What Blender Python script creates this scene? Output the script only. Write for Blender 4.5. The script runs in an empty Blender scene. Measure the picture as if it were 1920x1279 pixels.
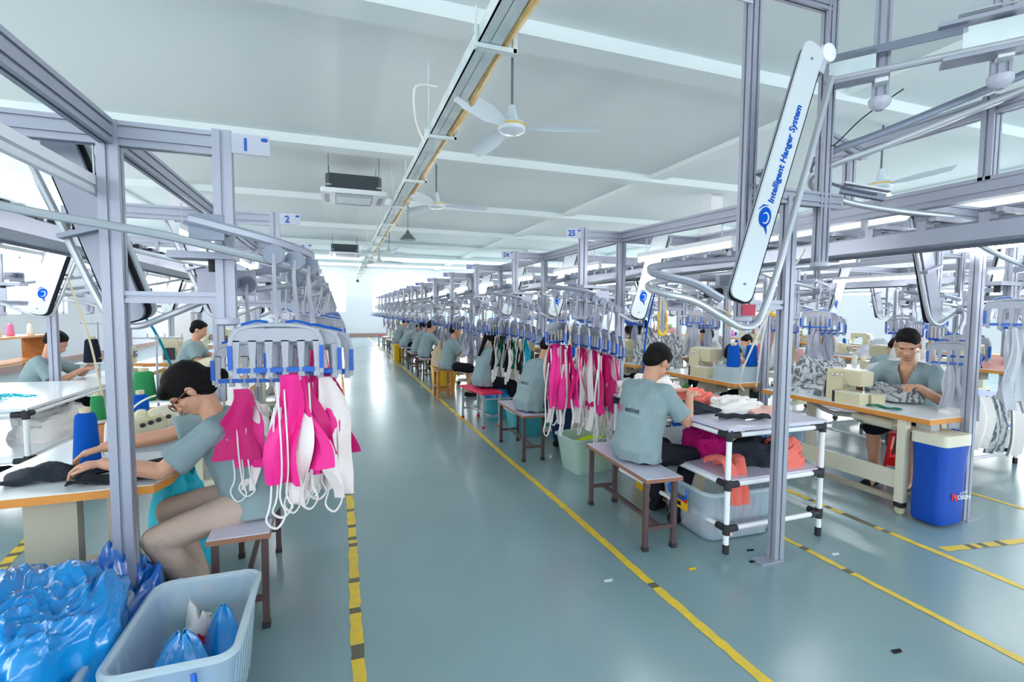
import bpy, math, random
from math import pi, sin, cos, radians as R
from mathutils import Vector as V, Matrix, noise
from mathutils.bvhtree import BVHTree
random.seed(7)
sc = bpy.context.scene
col = sc.collection
# ---------------------------------------------------------------- camera, world, light, exposure
cam = bpy.data.objects.new('camera', bpy.data.cameras.new('camera'))
col.objects.link(cam)
MX = ((0.9427555, -0.01388532, 0.33319553), (-0.3334208, -0.05880888, 0.94094213), (0.00652957, -0.99817269, -0.06007205))
cm = Matrix(((MX[0][0], -MX[0][1], -MX[0][2], 0), (MX[1][0], -MX[1][1], -MX[1][2], 0), (MX[2][0], -MX[2][1], -MX[2][2], 0), (0, 0, 0, 1)))
cam.matrix_world = Matrix.Translation((0, 0, 1.55)) @ cm
cam.data.sensor_width = 36; cam.data.lens = 920 / 1920 * 36; cam.data.clip_start = .05; cam.data.clip_end = 200
sc.camera = cam
w = bpy.data.worlds.new('daylight'); sc.world = w; w.use_nodes = True
w.node_tree.nodes['Background'].inputs[0].default_value = (.86, .94, 1, 1)
w.node_tree.nodes['Background'].inputs[1].default_value = 4.0
vs = sc.view_settings; vs.view_transform = 'Standard'; vs.look = 'None'; vs.gamma = 1; vs.use_curve_mapping = False
vs.exposure = 0.47
sc.cycles.max_bounces = 6; sc.cycles.diffuse_bounces = 4; sc.cycles.glossy_bounces = 3; sc.cycles.transmission_bounces = 4
sc.cycles.transparent_max_bounces = 10; sc.cycles.caustics_reflective = False; sc.cycles.caustics_refractive = False
sc.cycles.adaptive_threshold = .03; sc.cycles.sample_clamp_indirect = 6; sc.cycles.use_denoising = True
CEIL = 4.1; XL, XR, YB, YF = -7.5, 17.0, -6.0, 30.0

def area(name, loc, rot, sx, sy, power, colr=(1, 1, 1)):
    l = bpy.data.lights.new(name, 'AREA'); l.shape = 'RECTANGLE'; l.size = sx; l.size_y = sy; l.energy = power; l.color = colr
    o = bpy.data.objects.new(name, l); col.objects.link(o); o.location = loc; o.rotation_euler = rot
    return o
# far-window daylight, plus fill lights added behind the camera and along both side walls
area('window_daylight', (4.5, YB + .15, 2.4), (R(90), 0, 0), 20, 2.4, 230, (.93, .97, 1))  # added fill, unseen behind the camera
area('window_daylight', (XR - .15, 10, 2.5), (0, R(90), 0), 2.2, 28, 900, (.95, .98, 1))  # added light along the right wall, spans solid wall too
area('window_daylight', (XL + .15, 6, 2.6), (0, R(-90), 0), 1.8, 20, 380, (.95, .98, 1))  # fill added along the left wall to brighten the hall
area('window_daylight', (5, YF + .6, 2.5), (R(-90), 0, 0), 24, 2.3, 3000, (.93, .97, 1))

# ---------------------------------------------------------------- materials
mats = {}
def mat(name, c, rough=.5, metal=0, trans=0, alpha=1, emit=0, bump=None, bscale=40, spec=.5, var=None, coat=0, ec=None):
    m = bpy.data.materials.new(name); m.use_nodes = True; nt = m.node_tree; b = nt.nodes['Principled BSDF']
    if rough >= .7: spec = .15
    b.inputs['Base Color'].default_value = (*c, 1); b.inputs['Roughness'].default_value = rough; b.inputs['Metallic'].default_value = metal
    b.inputs['Transmission Weight'].default_value = trans; b.inputs['Alpha'].default_value = alpha
    b.inputs['Specular IOR Level'].default_value = spec; b.inputs['Coat Weight'].default_value = coat
    if emit:
        b.inputs['Emission Color'].default_value = (*(ec or c), 1); b.inputs['Emission Strength'].default_value = emit
    if bump or var:
        tc = nt.nodes.new('ShaderNodeTexCoord'); n = nt.nodes.new('ShaderNodeTexNoise'); n.inputs['Scale'].default_value = bscale
        n.inputs['Detail'].default_value = 4; nt.links.new(tc.outputs['Object'], n.inputs['Vector'])
    if bump:
        bp = nt.nodes.new('ShaderNodeBump'); bp.inputs['Strength'].default_value = bump; bp.inputs['Distance'].default_value = .02
        nt.links.new(n.outputs['Fac'], bp.inputs['Height']); nt.links.new(bp.outputs['Normal'], b.inputs['Normal'])
    if var:
        cr = nt.nodes.new('ShaderNodeValToRGB'); cr.color_ramp.elements[0].position = .38; cr.color_ramp.elements[1].position = .62
        cr.color_ramp.elements[0].color = (*c, 1); cr.color_ramp.elements[1].color = (*var, 1)
        nt.links.new(n.outputs['Fac'], cr.inputs['Fac']); nt.links.new(cr.outputs['Color'], b.inputs['Base Color'])
    mats[name] = m; return m
mat('alu', (.36, .375, .45), .42, .35)
mat('alu_dark', (.2, .225, .29), .45, .4)
mat('steel', (.52, .54, .58), .36, .45)
mat('chrome', (.8, .82, .84), .12, 1)
mat('plate', (.60, .65, .68), .35, 0)
mat('signplate', (.50, .51, .60), .5)
mat('ink', (.0, .09, .45), .5)
mat('logo', (.0, .08, .5), .75)
mat('rubber', (.02, .02, .025), .6)
mat('black', (.012, .013, .018), .7)
mat('white', (.86, .87, .9), .35)
mat('white_top', (.80, .84, .88), .22, coat=.3)
mat('lilac_top', (.62, .60, .72), .25, coat=.3)
mat('wood_edge', (.68, .27, .05), .4)
mat('wood_dark', (.28, .13, .08), .45)
mat('wood', (.55, .22, .06), .45, bump=.1, bscale=12, var=(.42, .16, .04))
mat('leg_brown', (.085, .05, .05), .45)
mat('cream', (.66, .60, .40), .35)
mat('cream_light', (.74, .70, .56), .35)
mat('cream_dark', (.40, .36, .27), .5)
mat('greypaint', (.45, .48, .5), .4)
mat('pink', (.86, .012, .27), .6, bump=.15, bscale=60)
mat('pink2', (.62, .0, .16), .6)
mat('lining', (.86, .78, .77), .8, bump=.2, bscale=50)
mat('strap', (.85, .82, .80), .7)
mat('greycloth', (.40, .41, .49), .8, bump=.3, bscale=30)
mat('darkcloth', (.022, .028, .04), .75, bump=.5, bscale=25)
mat('greycloth_light', (.55, .57, .62), .8, bump=.3, bscale=30)
mat('plaid', (.22, .24, .27), .85, bump=.6, bscale=14, var=(.66, .68, .7))
mat('greencloth', (.0, .13, .075), .7, bump=.3)
mat('cyancloth', (.0, .45, .60), .6, bump=.3)
mat('coral', (.86, .20, .16), .7, bump=.6, bscale=22)
mat('magenta', (.42, .005, .14), .7, bump=.4)
mat('peach', (.86, .50, .43), .8, bump=.5, bscale=20)
mat('palecloth', (.82, .78, .76), .85, bump=.6, bscale=18)
mat('tancloth', (.55, .45, .32), .85, bump=.6, bscale=25)
mat('dustypink', (.70, .38, .36), .85, bump=.5, bscale=16)
mat('redcloth', (.5, .01, .02), .8, bump=.4)
mat('greenveg', (.03, .14, .035), .8, bump=.5)
mat('cone_green', (.03, .24, .085), .75, bump=.3, bscale=90)
mat('cone_blue', (.0, .08, .42), .75, bump=.3, bscale=90)
mat('cone_teal', (.0, .20, .27), .75)
mat('cone_black', (.012, .016, .03), .8)
mat('cone_white', (.82, .80, .74), .8)
mat('cone_pink', (.85, .25, .5), .8)
mat('paper_core', (.66, .56, .38), .7)
mat('skin', (.60, .31, .20), .5, bump=.05)
mat('lips', (.45, .14, .12), .5)
mat('hair', (.008, .007, .007), .72, bump=.5, bscale=120)
mat('shirt', (.25, .335, .355), .85, bump=.5, bscale=9, var=(.265, .355, .37))
mat('trousers_black', (.012, .013, .02), .8, bump=.3, bscale=12)
mat('trousers_khaki', (.50, .385, .32), .8, bump=.4, bscale=14)
mat('jeans', (.014, .035, .09), .8, bump=.3, bscale=14)
mat('eye', (.02, .012, .01), .2)
mat('spectacle', (.12, .02, .01), .3)
mat('logo_pink', (.55, .12, .2), .7)
mat('bag_blue', (.0, .28, .74), .2, 0, .12, bump=.35, bscale=7, coat=.6)
mat('bag_blue_deep', (.0, .12, .5), .2, bump=.3, bscale=7, coat=.5)
mat('handle_blue', (.0, .10, .55), .35)
mat('clip_blue', (.0, .10, .50), .35)
mat('hanger_grey', (.40, .41, .47), .4)
mat('neon', (.62, .82, .0), .6, bump=.4, bscale=12)
mat('yellow_bin', (.82, .50, .01), .4)
mat('bin_blue_liner', (.0, .06, .42), .5, bump=.15, bscale=6)
mat('red_plastic', (.72, .01, .015), .3)
mat('bench_red', (.80, .02, .10), .35)
mat('green_basket', (.0, .40, .28), .4)
mat('teal_bin', (.05, .34, .40), .4)
mat('tape_yellow', (.83, .56, .03), .5, bscale=18, var=(.70, .50, .07))
mat('tape_dark', (.13, .12, .08), .6)
mat('yellow_hose', (.86, .55, .02), .4)
mat('tan_hose', (.78, .56, .26), .5, bscale=6, var=(.66, .42, .16))
mat('galv', (.56, .66, .68), .4, .2, bscale=4, var=(.72, .80, .81))
mat('ac_dark', (.03, .045, .055), .6)
mat('ac_white', (.80, .83, .85), .4)
mat('ac_grey', (.30, .36, .40), .5)
mat('fan_white', (.62, .70, .76), .35)
mat('fan_rod', (.10, .15, .16), .5)
mat('lampshade', (.10, .14, .13), .4)
mat('red_tag', (.50, .01, .06), .5)
mat('tan_box', (.50, .33, .14), .6)
mat('tubelight', (1, 1, 1), .5, emit=30, ec=(.97, 1, 1))
mat('wall', (.77, .76, .79), .75)
mat('ceiling', (.76, .83, .835), .8)
mat('skirting', (.40, .25, .22), .6)
mat('purple', (.22, .12, .55), .4)
mat('sticker_y', (.85, .50, .0), .5)
mat('brown_heap', (.10, .06, .045), .8, bump=.6)
mat('teal_bag', (.0, .17, .22), .5, bump=.3)
mat('scrap', (.7, .72, .74), .7)
m = mats['plaid']; nt = m.node_tree; b = nt.nodes['Principled BSDF']; wv = nt.nodes.new('ShaderNodeTexWave'); wv.inputs['Scale'].default_value = 8; wv.inputs['Distortion'].default_value = 5
wv.inputs['Detail'].default_value = 3; wv.inputs['Detail Scale'].default_value = 1.6; tc = nt.nodes.new('ShaderNodeTexCoord'); nt.links.new(tc.outputs['Object'], wv.inputs['Vector']); cr = nt.nodes.new('ShaderNodeValToRGB')
e = cr.color_ramp.elements; e[0].position = .12; e[0].color = (.13, .145, .16, 1); e[1].position = .9; e[1].color = (.56, .58, .60, 1); q = e.new(.45); q.color = (.36, .38, .41, 1); q = e.new(.3); q.color = (.42, .44, .47, 1)
nt.links.new(wv.outputs['Fac'], cr.inputs['Fac']); nt.links.new(cr.outputs['Color'], b.inputs['Base Color'])
def clear_plastic(name, c, a):
    m = mat(name, c, .28, alpha=a, coat=.3); return m
clear_plastic('clear', (.55, .70, .80), .42)
clear_plastic('clear_rim', (.62, .74, .80), .6)
clear_plastic('clear_green', (.55, .74, .68), .62)
clear_plastic('lens', (.8, .85, .9), .22)
g = mat('glass', (.9, .96, 1), .05, alpha=.15)
# floor: glossy grey-green epoxy with faint scuffs
m = bpy.data.materials.new('floor_epoxy'); m.use_nodes = True; nt = m.node_tree; b = nt.nodes['Principled BSDF']
tc = nt.nodes.new('ShaderNodeTexCoord'); n1 = nt.nodes.new('ShaderNodeTexNoise'); n1.inputs['Scale'].default_value = .55; n1.inputs['Detail'].default_value = 5
n2 = nt.nodes.new('ShaderNodeTexNoise'); n2.inputs['Scale'].default_value = 2.4; n2.inputs['Detail'].default_value = 6
cr = nt.nodes.new('ShaderNodeValToRGB'); cr.color_ramp.elements[0].color = (.20, .305, .33, 1); cr.color_ramp.elements[1].color = (.25, .36, .38, 1)
cr.color_ramp.elements[0].position = .35; cr.color_ramp.elements[1].position = .65
mr = nt.nodes.new('ShaderNodeMapRange'); mr.inputs['To Min'].default_value = .20; mr.inputs['To Max'].default_value = .27
nt.links.new(tc.outputs['Object'], n1.inputs['Vector']); nt.links.new(tc.outputs['Object'], n2.inputs['Vector'])
nt.links.new(n1.outputs['Fac'], cr.inputs['Fac']); nt.links.new(cr.outputs['Color'], b.inputs['Base Color'])
nt.links.new(n2.outputs['Fac'], mr.inputs['Value']); nt.links.new(mr.outputs['Result'], b.inputs['Roughness'])
b.inputs['Specular IOR Level'].default_value = .8
mats['floor'] = m

# ---------------------------------------------------------------- mesh helpers
class MB:
    def __init__(s): s.v = []; s.f = []; s.m = []; s.names = []
    def mi(s, name):
        if name not in s.names: s.names.append(name)
        return s.names.index(name)
    def add(s, vs, fs, m):
        o = len(s.v); s.v += [V(p) for p in vs]; k = s.mi(m)
        for f in fs: s.f.append(tuple(i + o for i in f)); s.m.append(k)
    def box(s, x0, x1, y0, y1, z0, z1, m, mtx=None):
        vs = [V((x, y, z)) for x in (x0, x1) for y in (y0, y1) for z in (z0, z1)]
        if mtx: vs = [mtx @ p for p in vs]
        s.add(vs, [(0, 1, 3, 2), (4, 6, 7, 5), (0, 4, 5, 1), (2, 3, 7, 6), (0, 2, 6, 4), (1, 5, 7, 3)], m); return s
    def frame(s, p, q, up=(0, 0, 1)):
        p, q = V(p), V(q); d = (q - p).normalized(); u = V(up)
        if abs(d.dot(u)) > .98: u = V((0, 1, 0))
        r = d.cross(u).normalized(); u = r.cross(d).normalized(); return p, q, r, u
    def extr(s, p, q, sec, m, up=(0, 0, 1)):
        p, q, r, u = s.frame(p, q, up); n = len(sec)
        vs = [p + r * a + u * b_ for a, b_ in sec] + [q + r * a + u * b_ for a, b_ in sec]
        s.add(vs, [(i, (i + 1) % n, n + (i + 1) % n, n + i) for i in range(n)] + [tuple(range(n - 1, -1, -1)), tuple(range(n, 2 * n))], m); return s
    def bar(s, p, q, w_, h, m, up=(0, 0, 1)):
        a, b_ = w_ / 2, h / 2; return s.extr(p, q, [(-a, -b_), (a, -b_), (a, b_), (-a, b_)], m, up)
    def prof(s, p, q, w_, h, m='alu', up=(0, 0, 1), g=.011):
        a, b_ = w_ / 2, h / 2; d = g * .9; n = g * .55
        sec = []
        def side(P, Q, inn, L):
            k = 2 if L > .075 else 1
            for j in range(k):
                t = (j + .5) / k; c = (P[0] + (Q[0] - P[0]) * t, P[1] + (Q[1] - P[1]) * t); e = ((Q[0] - P[0]) / L, (Q[1] - P[1]) / L)
                sec.extend([(c[0] - e[0] * n, c[1] - e[1] * n), (c[0] - e[0] * n + inn[0] * d, c[1] - e[1] * n + inn[1] * d),
                            (c[0] + e[0] * n + inn[0] * d, c[1] + e[1] * n + inn[1] * d), (c[0] + e[0] * n, c[1] + e[1] * n)])
        sec.append((-a, -b_)); side((-a, -b_), (a, -b_), (0, 1), w_)
        sec.append((a, -b_)); side((a, -b_), (a, b_), (-1, 0), h)
        sec.append((a, b_)); side((a, b_), (-a, b_), (0, -1), w_)
        sec.append((-a, b_)); side((-a, b_), (-a, -b_), (1, 0), h)
        return s.extr(p, q, sec, m, up)
    def tube(s, pts, r, m, n=8, closed=False, flat=1.0):
        pts = [V(p) for p in pts]; N = len(pts); rr = r if isinstance(r, (list, tuple)) else [r] * N
        t0 = (pts[1] - pts[0]).normalized(); u = V((0, 0, 1)) if abs(t0.z) < .9 else V((0, 1, 0)); u = (u - t0 * u.dot(t0)).normalized()
        vs = []
        for i, p in enumerate(pts):
            if closed: t = pts[(i + 1) % N] - pts[i - 1]
            else: t = pts[min(i + 1, N - 1)] - pts[max(i - 1, 0)]
            t.normalize(); u = (u - t * u.dot(t))
            u = u.normalized() if u.length > 1e-6 else t.orthogonal().normalized(); v_ = t.cross(u)
            for k in range(n):
                a = 2 * pi * k / n; vs.append(p + (u * cos(a) + v_ * sin(a) * flat) * rr[i])
        fs = [(i * n + k, i * n + (k + 1) % n, ((i + 1) % N) * n + (k + 1) % n, ((i + 1) % N) * n + k) for i in range(N if closed else N - 1) for k in range(n)]
        if not closed: fs += [tuple(range(n - 1, -1, -1)), tuple(range((N - 1) * n, N * n))]
        s.add(vs, fs, m); return s
    def lathe(s, prof, m, c=(0, 0, 0), n=16, mtx=None):
        vs = []; c = V(c)
        for r, z in prof:
            for k in range(n):
                a = 2 * pi * k / n; p = V((r * cos(a), r * sin(a), z)); vs.append((mtx @ p if mtx else p) + c)
        N = len(prof)
        fs = [(i * n + k, i * n + (k + 1) % n, (i + 1) * n + (k + 1) % n, (i + 1) * n + k) for i in range(N - 1) for k in range(n)]
        fs += [tuple(range(n - 1, -1, -1)), tuple(range((N - 1) * n, N * n))]
        s.add(vs, fs, m); return s
    def ell(s, c, r, m, n=12, mtx=None):
        k = n // 2 + 1; pr = [(max(sin(pi * i / k), .02), -cos(pi * i / k)) for i in range(k + 1)]
        S = Matrix.Diagonal((*r, 1)); S = (mtx @ S) if mtx else S
        return s.lathe(pr, m, c, n, S.to_3x3())
    def loft(s, rings, m):
        n = len(rings[0]); vs = [p for r in rings for p in r]; N = len(rings)
        fs = [(i * n + k, i * n + (k + 1) % n, (i + 1) * n + (k + 1) % n, (i + 1) * n + k) for i in range(N - 1) for k in range(n)]
        fs += [tuple(range(n - 1, -1, -1)), tuple(range((N - 1) * n, N * n))]
        s.add(vs, fs, m); return s
    def cap(s, p, q, r0, r1, m, n=10):
        p, q, r, u = s.frame(p, q); d = (q - p).normalized(); rings = []
        for t in (-1, -.7, -.35, 0): rings.append((p + d * r0 * t, r0 * math.sqrt(max(1 - t * t, .01))))
        for t in (0, .35, .7, 1): rings.append((q + d * r1 * t, r1 * math.sqrt(max(1 - t * t, .01))))
        return s.loft([[c + (r * cos(2 * pi * k / n) + u * sin(2 * pi * k / n)) * rad for k in range(n)] for c, rad in rings], m)
    def prism(s, poly, z0, z1, m, mtx=None):
        n = len(poly); vs = [V((x, y, z0)) for x, y in poly] + [V((x, y, z1)) for x, y in poly]
        if mtx: vs = [mtx @ p for p in vs]
        s.add(vs, [(i, (i + 1) % n, n + (i + 1) % n, n + i) for i in range(n)] + [tuple(range(n - 1, -1, -1)), tuple(range(n, 2 * n))], m); return s
    def sheet(s, fn, nu, nv, m, th=.004):
        P = [[V(fn(i / nu, j / nv)) for j in range(nv + 1)] for i in range(nu + 1)]; vs = []; W = nv + 1
        Nn = []
        for i in range(nu + 1):
            for j in range(nv + 1):
                a = P[min(i + 1, nu)][j] - P[max(i - 1, 0)][j]; b_ = P[i][min(j + 1, nv)] - P[i][max(j - 1, 0)]
                n_ = a.cross(b_); n_ = n_.normalized() if n_.length > 1e-9 else V((0, 1, 0)); Nn.append(n_); vs.append(P[i][j] + n_ * th / 2)
        k = len(vs); vs += [P[i][j] - Nn[i * W + j] * th / 2 for i in range(nu + 1) for j in range(nv + 1)]
        fs = []
        for i in range(nu):
            for j in range(nv):
                a = i * W + j; fs.append((a, a + 1, a + W + 1, a + W)); fs.append((k + a, k + a + W, k + a + W + 1, k + a + 1))
        for i in range(nu):
            for j in (0, nv):
                a = i * W + j; fs.append((a, a + W, k + a + W, k + a))
        for j in range(nv):
            for i in (0, nu):
                a = i * W + j; fs.append((a, a + 1, k + a + 1, k + a))
        s.add(vs, fs, m); return s
    def mesh(s, name, smooth=35):
        me = bpy.data.meshes.new(name); me.from_pydata(s.v, [], s.f)
        for n_ in s.names: me.materials.append(mats[n_])
        me.polygons.foreach_set('material_index', s.m); me.update()
        if smooth:
            me.shade_smooth(); me.set_sharp_from_angle(angle=R(smooth))
        return me
    def build(s, name, parent=None, smooth=35, loc=None):
        o = bpy.data.objects.new(name, s.mesh(name, smooth)); col.objects.link(o)
        if parent: o.parent = parent
        if loc: o.location = loc
        return o
def tag(o, label=None, cat=None, group=None, kind=None):
    if label: o['label'] = label
    if cat: o['category'] = cat
    if group: o['group'] = group
    if kind: o['kind'] = kind
    return o
def empty(name, loc=(0, 0, 0), rz=0, label=None, cat=None, group=None):
    o = bpy.data.objects.new(name, None); col.objects.link(o); o.location = loc; o.rotation_euler = (0, 0, rz); o.empty_display_size = .1
    return tag(o, label, cat, group)
def copy_tree(o, parent=None):
    c = o.copy(); col.objects.link(c)
    if parent: c.parent = parent
    for ch in KIDS(o): copy_tree(ch, c)
    return c
def KIDS(o): return [x for x in bpy.data.objects if x.parent == o] if o.name not in KCACHE else KCACHE[o.name]
KCACHE = {}
def freeze(o):
    KCACHE[o.name] = [x for x in bpy.data.objects if x.parent == o]
    for k in KCACHE[o.name]: freeze(k)
    return o
class Proto:
    """first use moves the original, later uses are copies"""
    def __init__(s, root): s.root = freeze(root); s.used = False
    def put(s, loc, rz=0, label=None, group=None, sc_=None):
        if s.used: o = copy_tree(s.root)
        else: o = s.root; s.used = True
        o.location = loc; o.rotation_euler = (0, 0, rz)
        if label: o['label'] = label
        if group: o['group'] = group
        if sc_: o.scale = sc_
        s.last = o; return o
TS_ = bpy.data.scenes.new('scratch')
def evaluated(o):
    TS_.collection.objects.link(o); vl = TS_.view_layers[0]; vl.update(); dg = vl.depsgraph; dg.update()
    me = bpy.data.meshes.new_from_object(o.evaluated_get(dg), depsgraph=dg); TS_.collection.objects.unlink(o); bpy.data.objects.remove(o); return me
def text(body, size, m, name='lettering', parent=None, mtx=None, ext=.0012, bold=.0, align='CENTER'):
    c = bpy.data.curves.new(name, 'FONT'); c.body = body; c.size = size; c.extrude = ext; c.offset = bold; c.align_x = align; c.align_y = 'CENTER'
    c.resolution_u = 2; me = evaluated(bpy.data.objects.new('tmp', c)); me.name = name; me.materials.clear(); me.materials.append(mats[m]); o = bpy.data.objects.new(name, me); col.objects.link(o)
    if parent: o.parent = parent
    if mtx: o.matrix_local = mtx
    return o
def smooth_path(pts, k=6):
    pts = [V(p) for p in pts]; out = []
    for i in range(len(pts) - 1):
        p0 = pts[max(i - 1, 0)]; p1 = pts[i]; p2 = pts[i + 1]; p3 = pts[min(i + 2, len(pts) - 1)]
        for j in range(k):
            t = j / k; out.append(.5 * ((2 * p1) + (p2 - p0) * t + (2 * p0 - 5 * p1 + 4 * p2 - p3) * t * t + (3 * p1 - p0 - 3 * p2 + p3) * t ** 3))
    out.append(pts[-1]); return out
def rrect(w_, h, r, k=4):
    out = []
    for cx, cy, a0 in ((w_ / 2 - r, h / 2 - r, 0), (-w_ / 2 + r, h / 2 - r, 90), (-w_ / 2 + r, -h / 2 + r, 180), (w_ / 2 - r, -h / 2 + r, 270)):
        for i in range(k + 1):
            a = R(a0 + 90 * i / k); out.append((cx + r * cos(a), cy + r * sin(a)))
    return out
NW = ['twenty-six', 'twenty-five', 'twenty-four', 'twenty-three', 'twenty-two', 'twenty-one']; NL_ = ['one', 'two', 'three', 'four', 'five']
ORD = ['first', 'second', 'third', 'fourth', 'fifth', 'sixth', 'seventh', 'eighth', 'ninth', 'tenth', 'eleventh', 'twelfth', 'thirteenth', 'fourteenth', 'fifteenth', 'sixteenth']

# ---------------------------------------------------------------- setting
def struct(name, mb, sm=0): return tag(mb.build(name, None, sm), kind='structure')
struct('floor', MB().box(XL - .3, XR + .3, YB - .3, YF + .3, -.1, 0, 'floor'))
struct('ceiling', MB().box(XL - .3, XR + .3, YB - .3, YF + .3, CEIL, CEIL + .15, 'ceiling'))
BZ = 3.97; k = 1
for y in (-3.4, .4, 4.15, 7.9, 11.7, 15.45, 19.2, 22.95, 26.7):
    struct('trim_%d' % k, MB().box(XL, XR, y, y + .3, BZ, CEIL, 'ceiling')); k += 1
for x in (-4.6, 5.5, 11.2):
    struct('trim_%d' % k, MB().box(x, x + .3, YB, YF, BZ + .06, CEIL, 'ceiling')); k += 1
def wall_with_openings(name, axis, pos, th, a0, a1, ops, wn):
    """a wall with rectangular openings; windows get a frame and panes"""
    mb = MB()
    def bx(u0, u1, z0, z1):
        if axis == 'y': mb.box(u0, u1, pos, pos + th, z0, z1, 'wall')
        else: mb.box(pos, pos + th, u0, u1, z0, z1, 'wall')
    cur = a0
    for (u0, u1, z0, z1) in ops:
        bx(cur, u0, 0, CEIL); bx(u0, u1, 0, z0); bx(u0, u1, z1, CEIL); cur = u1
    bx(cur, a1, 0, CEIL); struct(name, mb)
    for (u0, u1, z0, z1) in ops:
        fr = MB(); c = pos + th / 2; nb = max(1, round((u1 - u0) / 1.0)); zt = z0 + (z1 - z0) * .72
        def P(u, z): return (u, c, z) if axis == 'y' else (c, u, z)
        for z in (z0 + .025, zt, z1 - .025): fr.bar(P(u0, z), P(u1, z), .05, .05, 'white')
        for i in range(nb + 1):
            u = u0 + .025 + (u1 - u0 - .05) * i / nb; fr.bar(P(u, z0), P(u, z1), .05, .05, 'white')
        f = struct('window_%d' % wn[0], fr); wn[0] += 1
        gl = MB()
        if axis == 'y': gl.box(u0, u1, c - .004, c + .004, z0, z1, 'glass')
        else: gl.box(c - .004, c + .004, u0, u1, z0, z1, 'glass')
        gl.build('pane', f, 0)
wn = [1]
wall_with_openings('wall_far', 'y', YF, .25, XL, XR, [(-5.6, -3.0, 1.45, 3.5), (-1.9, .42, 1.45, 3.5), (1.9, 5.2, 1.45, 3.5), (6.4, 9.8, 1.45, 3.5), (11.6, 15.2, 1.45, 3.5)], wn)
wall_with_openings('wall_back', 'y', YB - .25, .25, XL, XR, [(-5, -1, 1, 3.5), (0, 5, 1, 3.5), (6, 11, 1, 3.5), (12, 16, 1, 3.5)], wn)
wall_with_openings('wall_right', 'x', XR, .25, YB, YF, [(-3, 2, 1.4, 3.5), (16, 20, 1.4, 3.5), (22, 27, 1.4, 3.5)], wn)
wall_with_openings('wall_left', 'x', XL - .25, .25, YB, YF, [(-4, 1, 1.4, 3.4), (14, 18, 1.4, 3.4), (21, 26, 1.4, 3.4)], wn)
struct('baseboard_far', MB().box(XL, XR, YF - .02, YF, 0, .22, 'skirting'))
struct('baseboard_left', MB().box(XL, XL + .02, YB, YF, 0, .15, 'skirting'))
# building columns in the machine rows
for (x, y) in ((-2.98, 11.75), (-2.98, 19.3), (7.55, 8.6), (7.55, 14.0), (7.55, 19.2), (13.2, 11.75)):
    struct('trim_%d' % k, MB().box(x - .15, x + .15, y - .15, y + .15, 0, CEIL, 'wall')); k += 1

# floor tape: worn strips with dark scuffs
def tape(name, p, q, w_, dark, label, n=80):
    p, q = V(p), V(q); d = q - p; L = d.length; d.normalize(); r = V((d.y, -d.x, 0)); mb = MB(); rnd = random.Random(sum(map(ord, name + label)))
    N = int(L / .05); e = [(rnd.uniform(-.004, .004), rnd.uniform(-.004, .004)) for i in range(N + 1)]
    vs = []
    for i in range(N + 1):
        c = p + d * (L * i / N); s_ = sin(i * .13) * .004
        vs += [c + r * (-w_ / 2 + e[i][0] + s_) + V((0, 0, .002)), c + r * (w_ / 2 + e[i][1] + s_) + V((0, 0, .002))]
    for i in range(N):
        dk = dark and (i % 3 == 0 or rnd.random() < .15) and rnd.random() < dark
        mb.add([vs[2 * i], vs[2 * i + 1], vs[2 * i + 3], vs[2 * i + 2]], [(0, 1, 2, 3)], 'tape_dark' if dk else 'tape_yellow')
    o = mb.build(name, None, 0); tag(o, label, 'floor marking tape'); return o
tape('floor_tape', (.065, .6, 0), (.085, 29.5, 0), .055, .45, 'yellow tape along the left side of the aisle, flecked with dark scuffs')
tape('floor_tape', (1.675, .6, 0), (1.62, 29.5, 0), .055, .05, 'yellow tape along the right side of the aisle beside the benches')
tape('floor_tape', (2.86, .5, 0), (2.90, 3.6, 0), .045, .3, 'worn yellow tape running under the white pipe shelf table')
tape('floor_tape', (3.62, .8, 0), (3.90, 9.5, 0), .05, .5, 'black flecked yellow tape between shelf table and cream machine table')
tape('floor_tape', (3.74, 2.02, 0), (5.9, 1.72, 0), .06, .3, 'short yellow tape crossing toward the right beneath the nearest post')
tape('floor_tape', (5.15, 2.2, 0), (5.35, 12, 0), .05, .1, 'yellow tape on the floor behind the red plastic stool')
tape('floor_tape', (-1.9, 3.55, 0), (-2.15, 5.2, 0), .06, 1.0, 'black and yellow striped tape behind the nearest wooden table leg')

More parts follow.
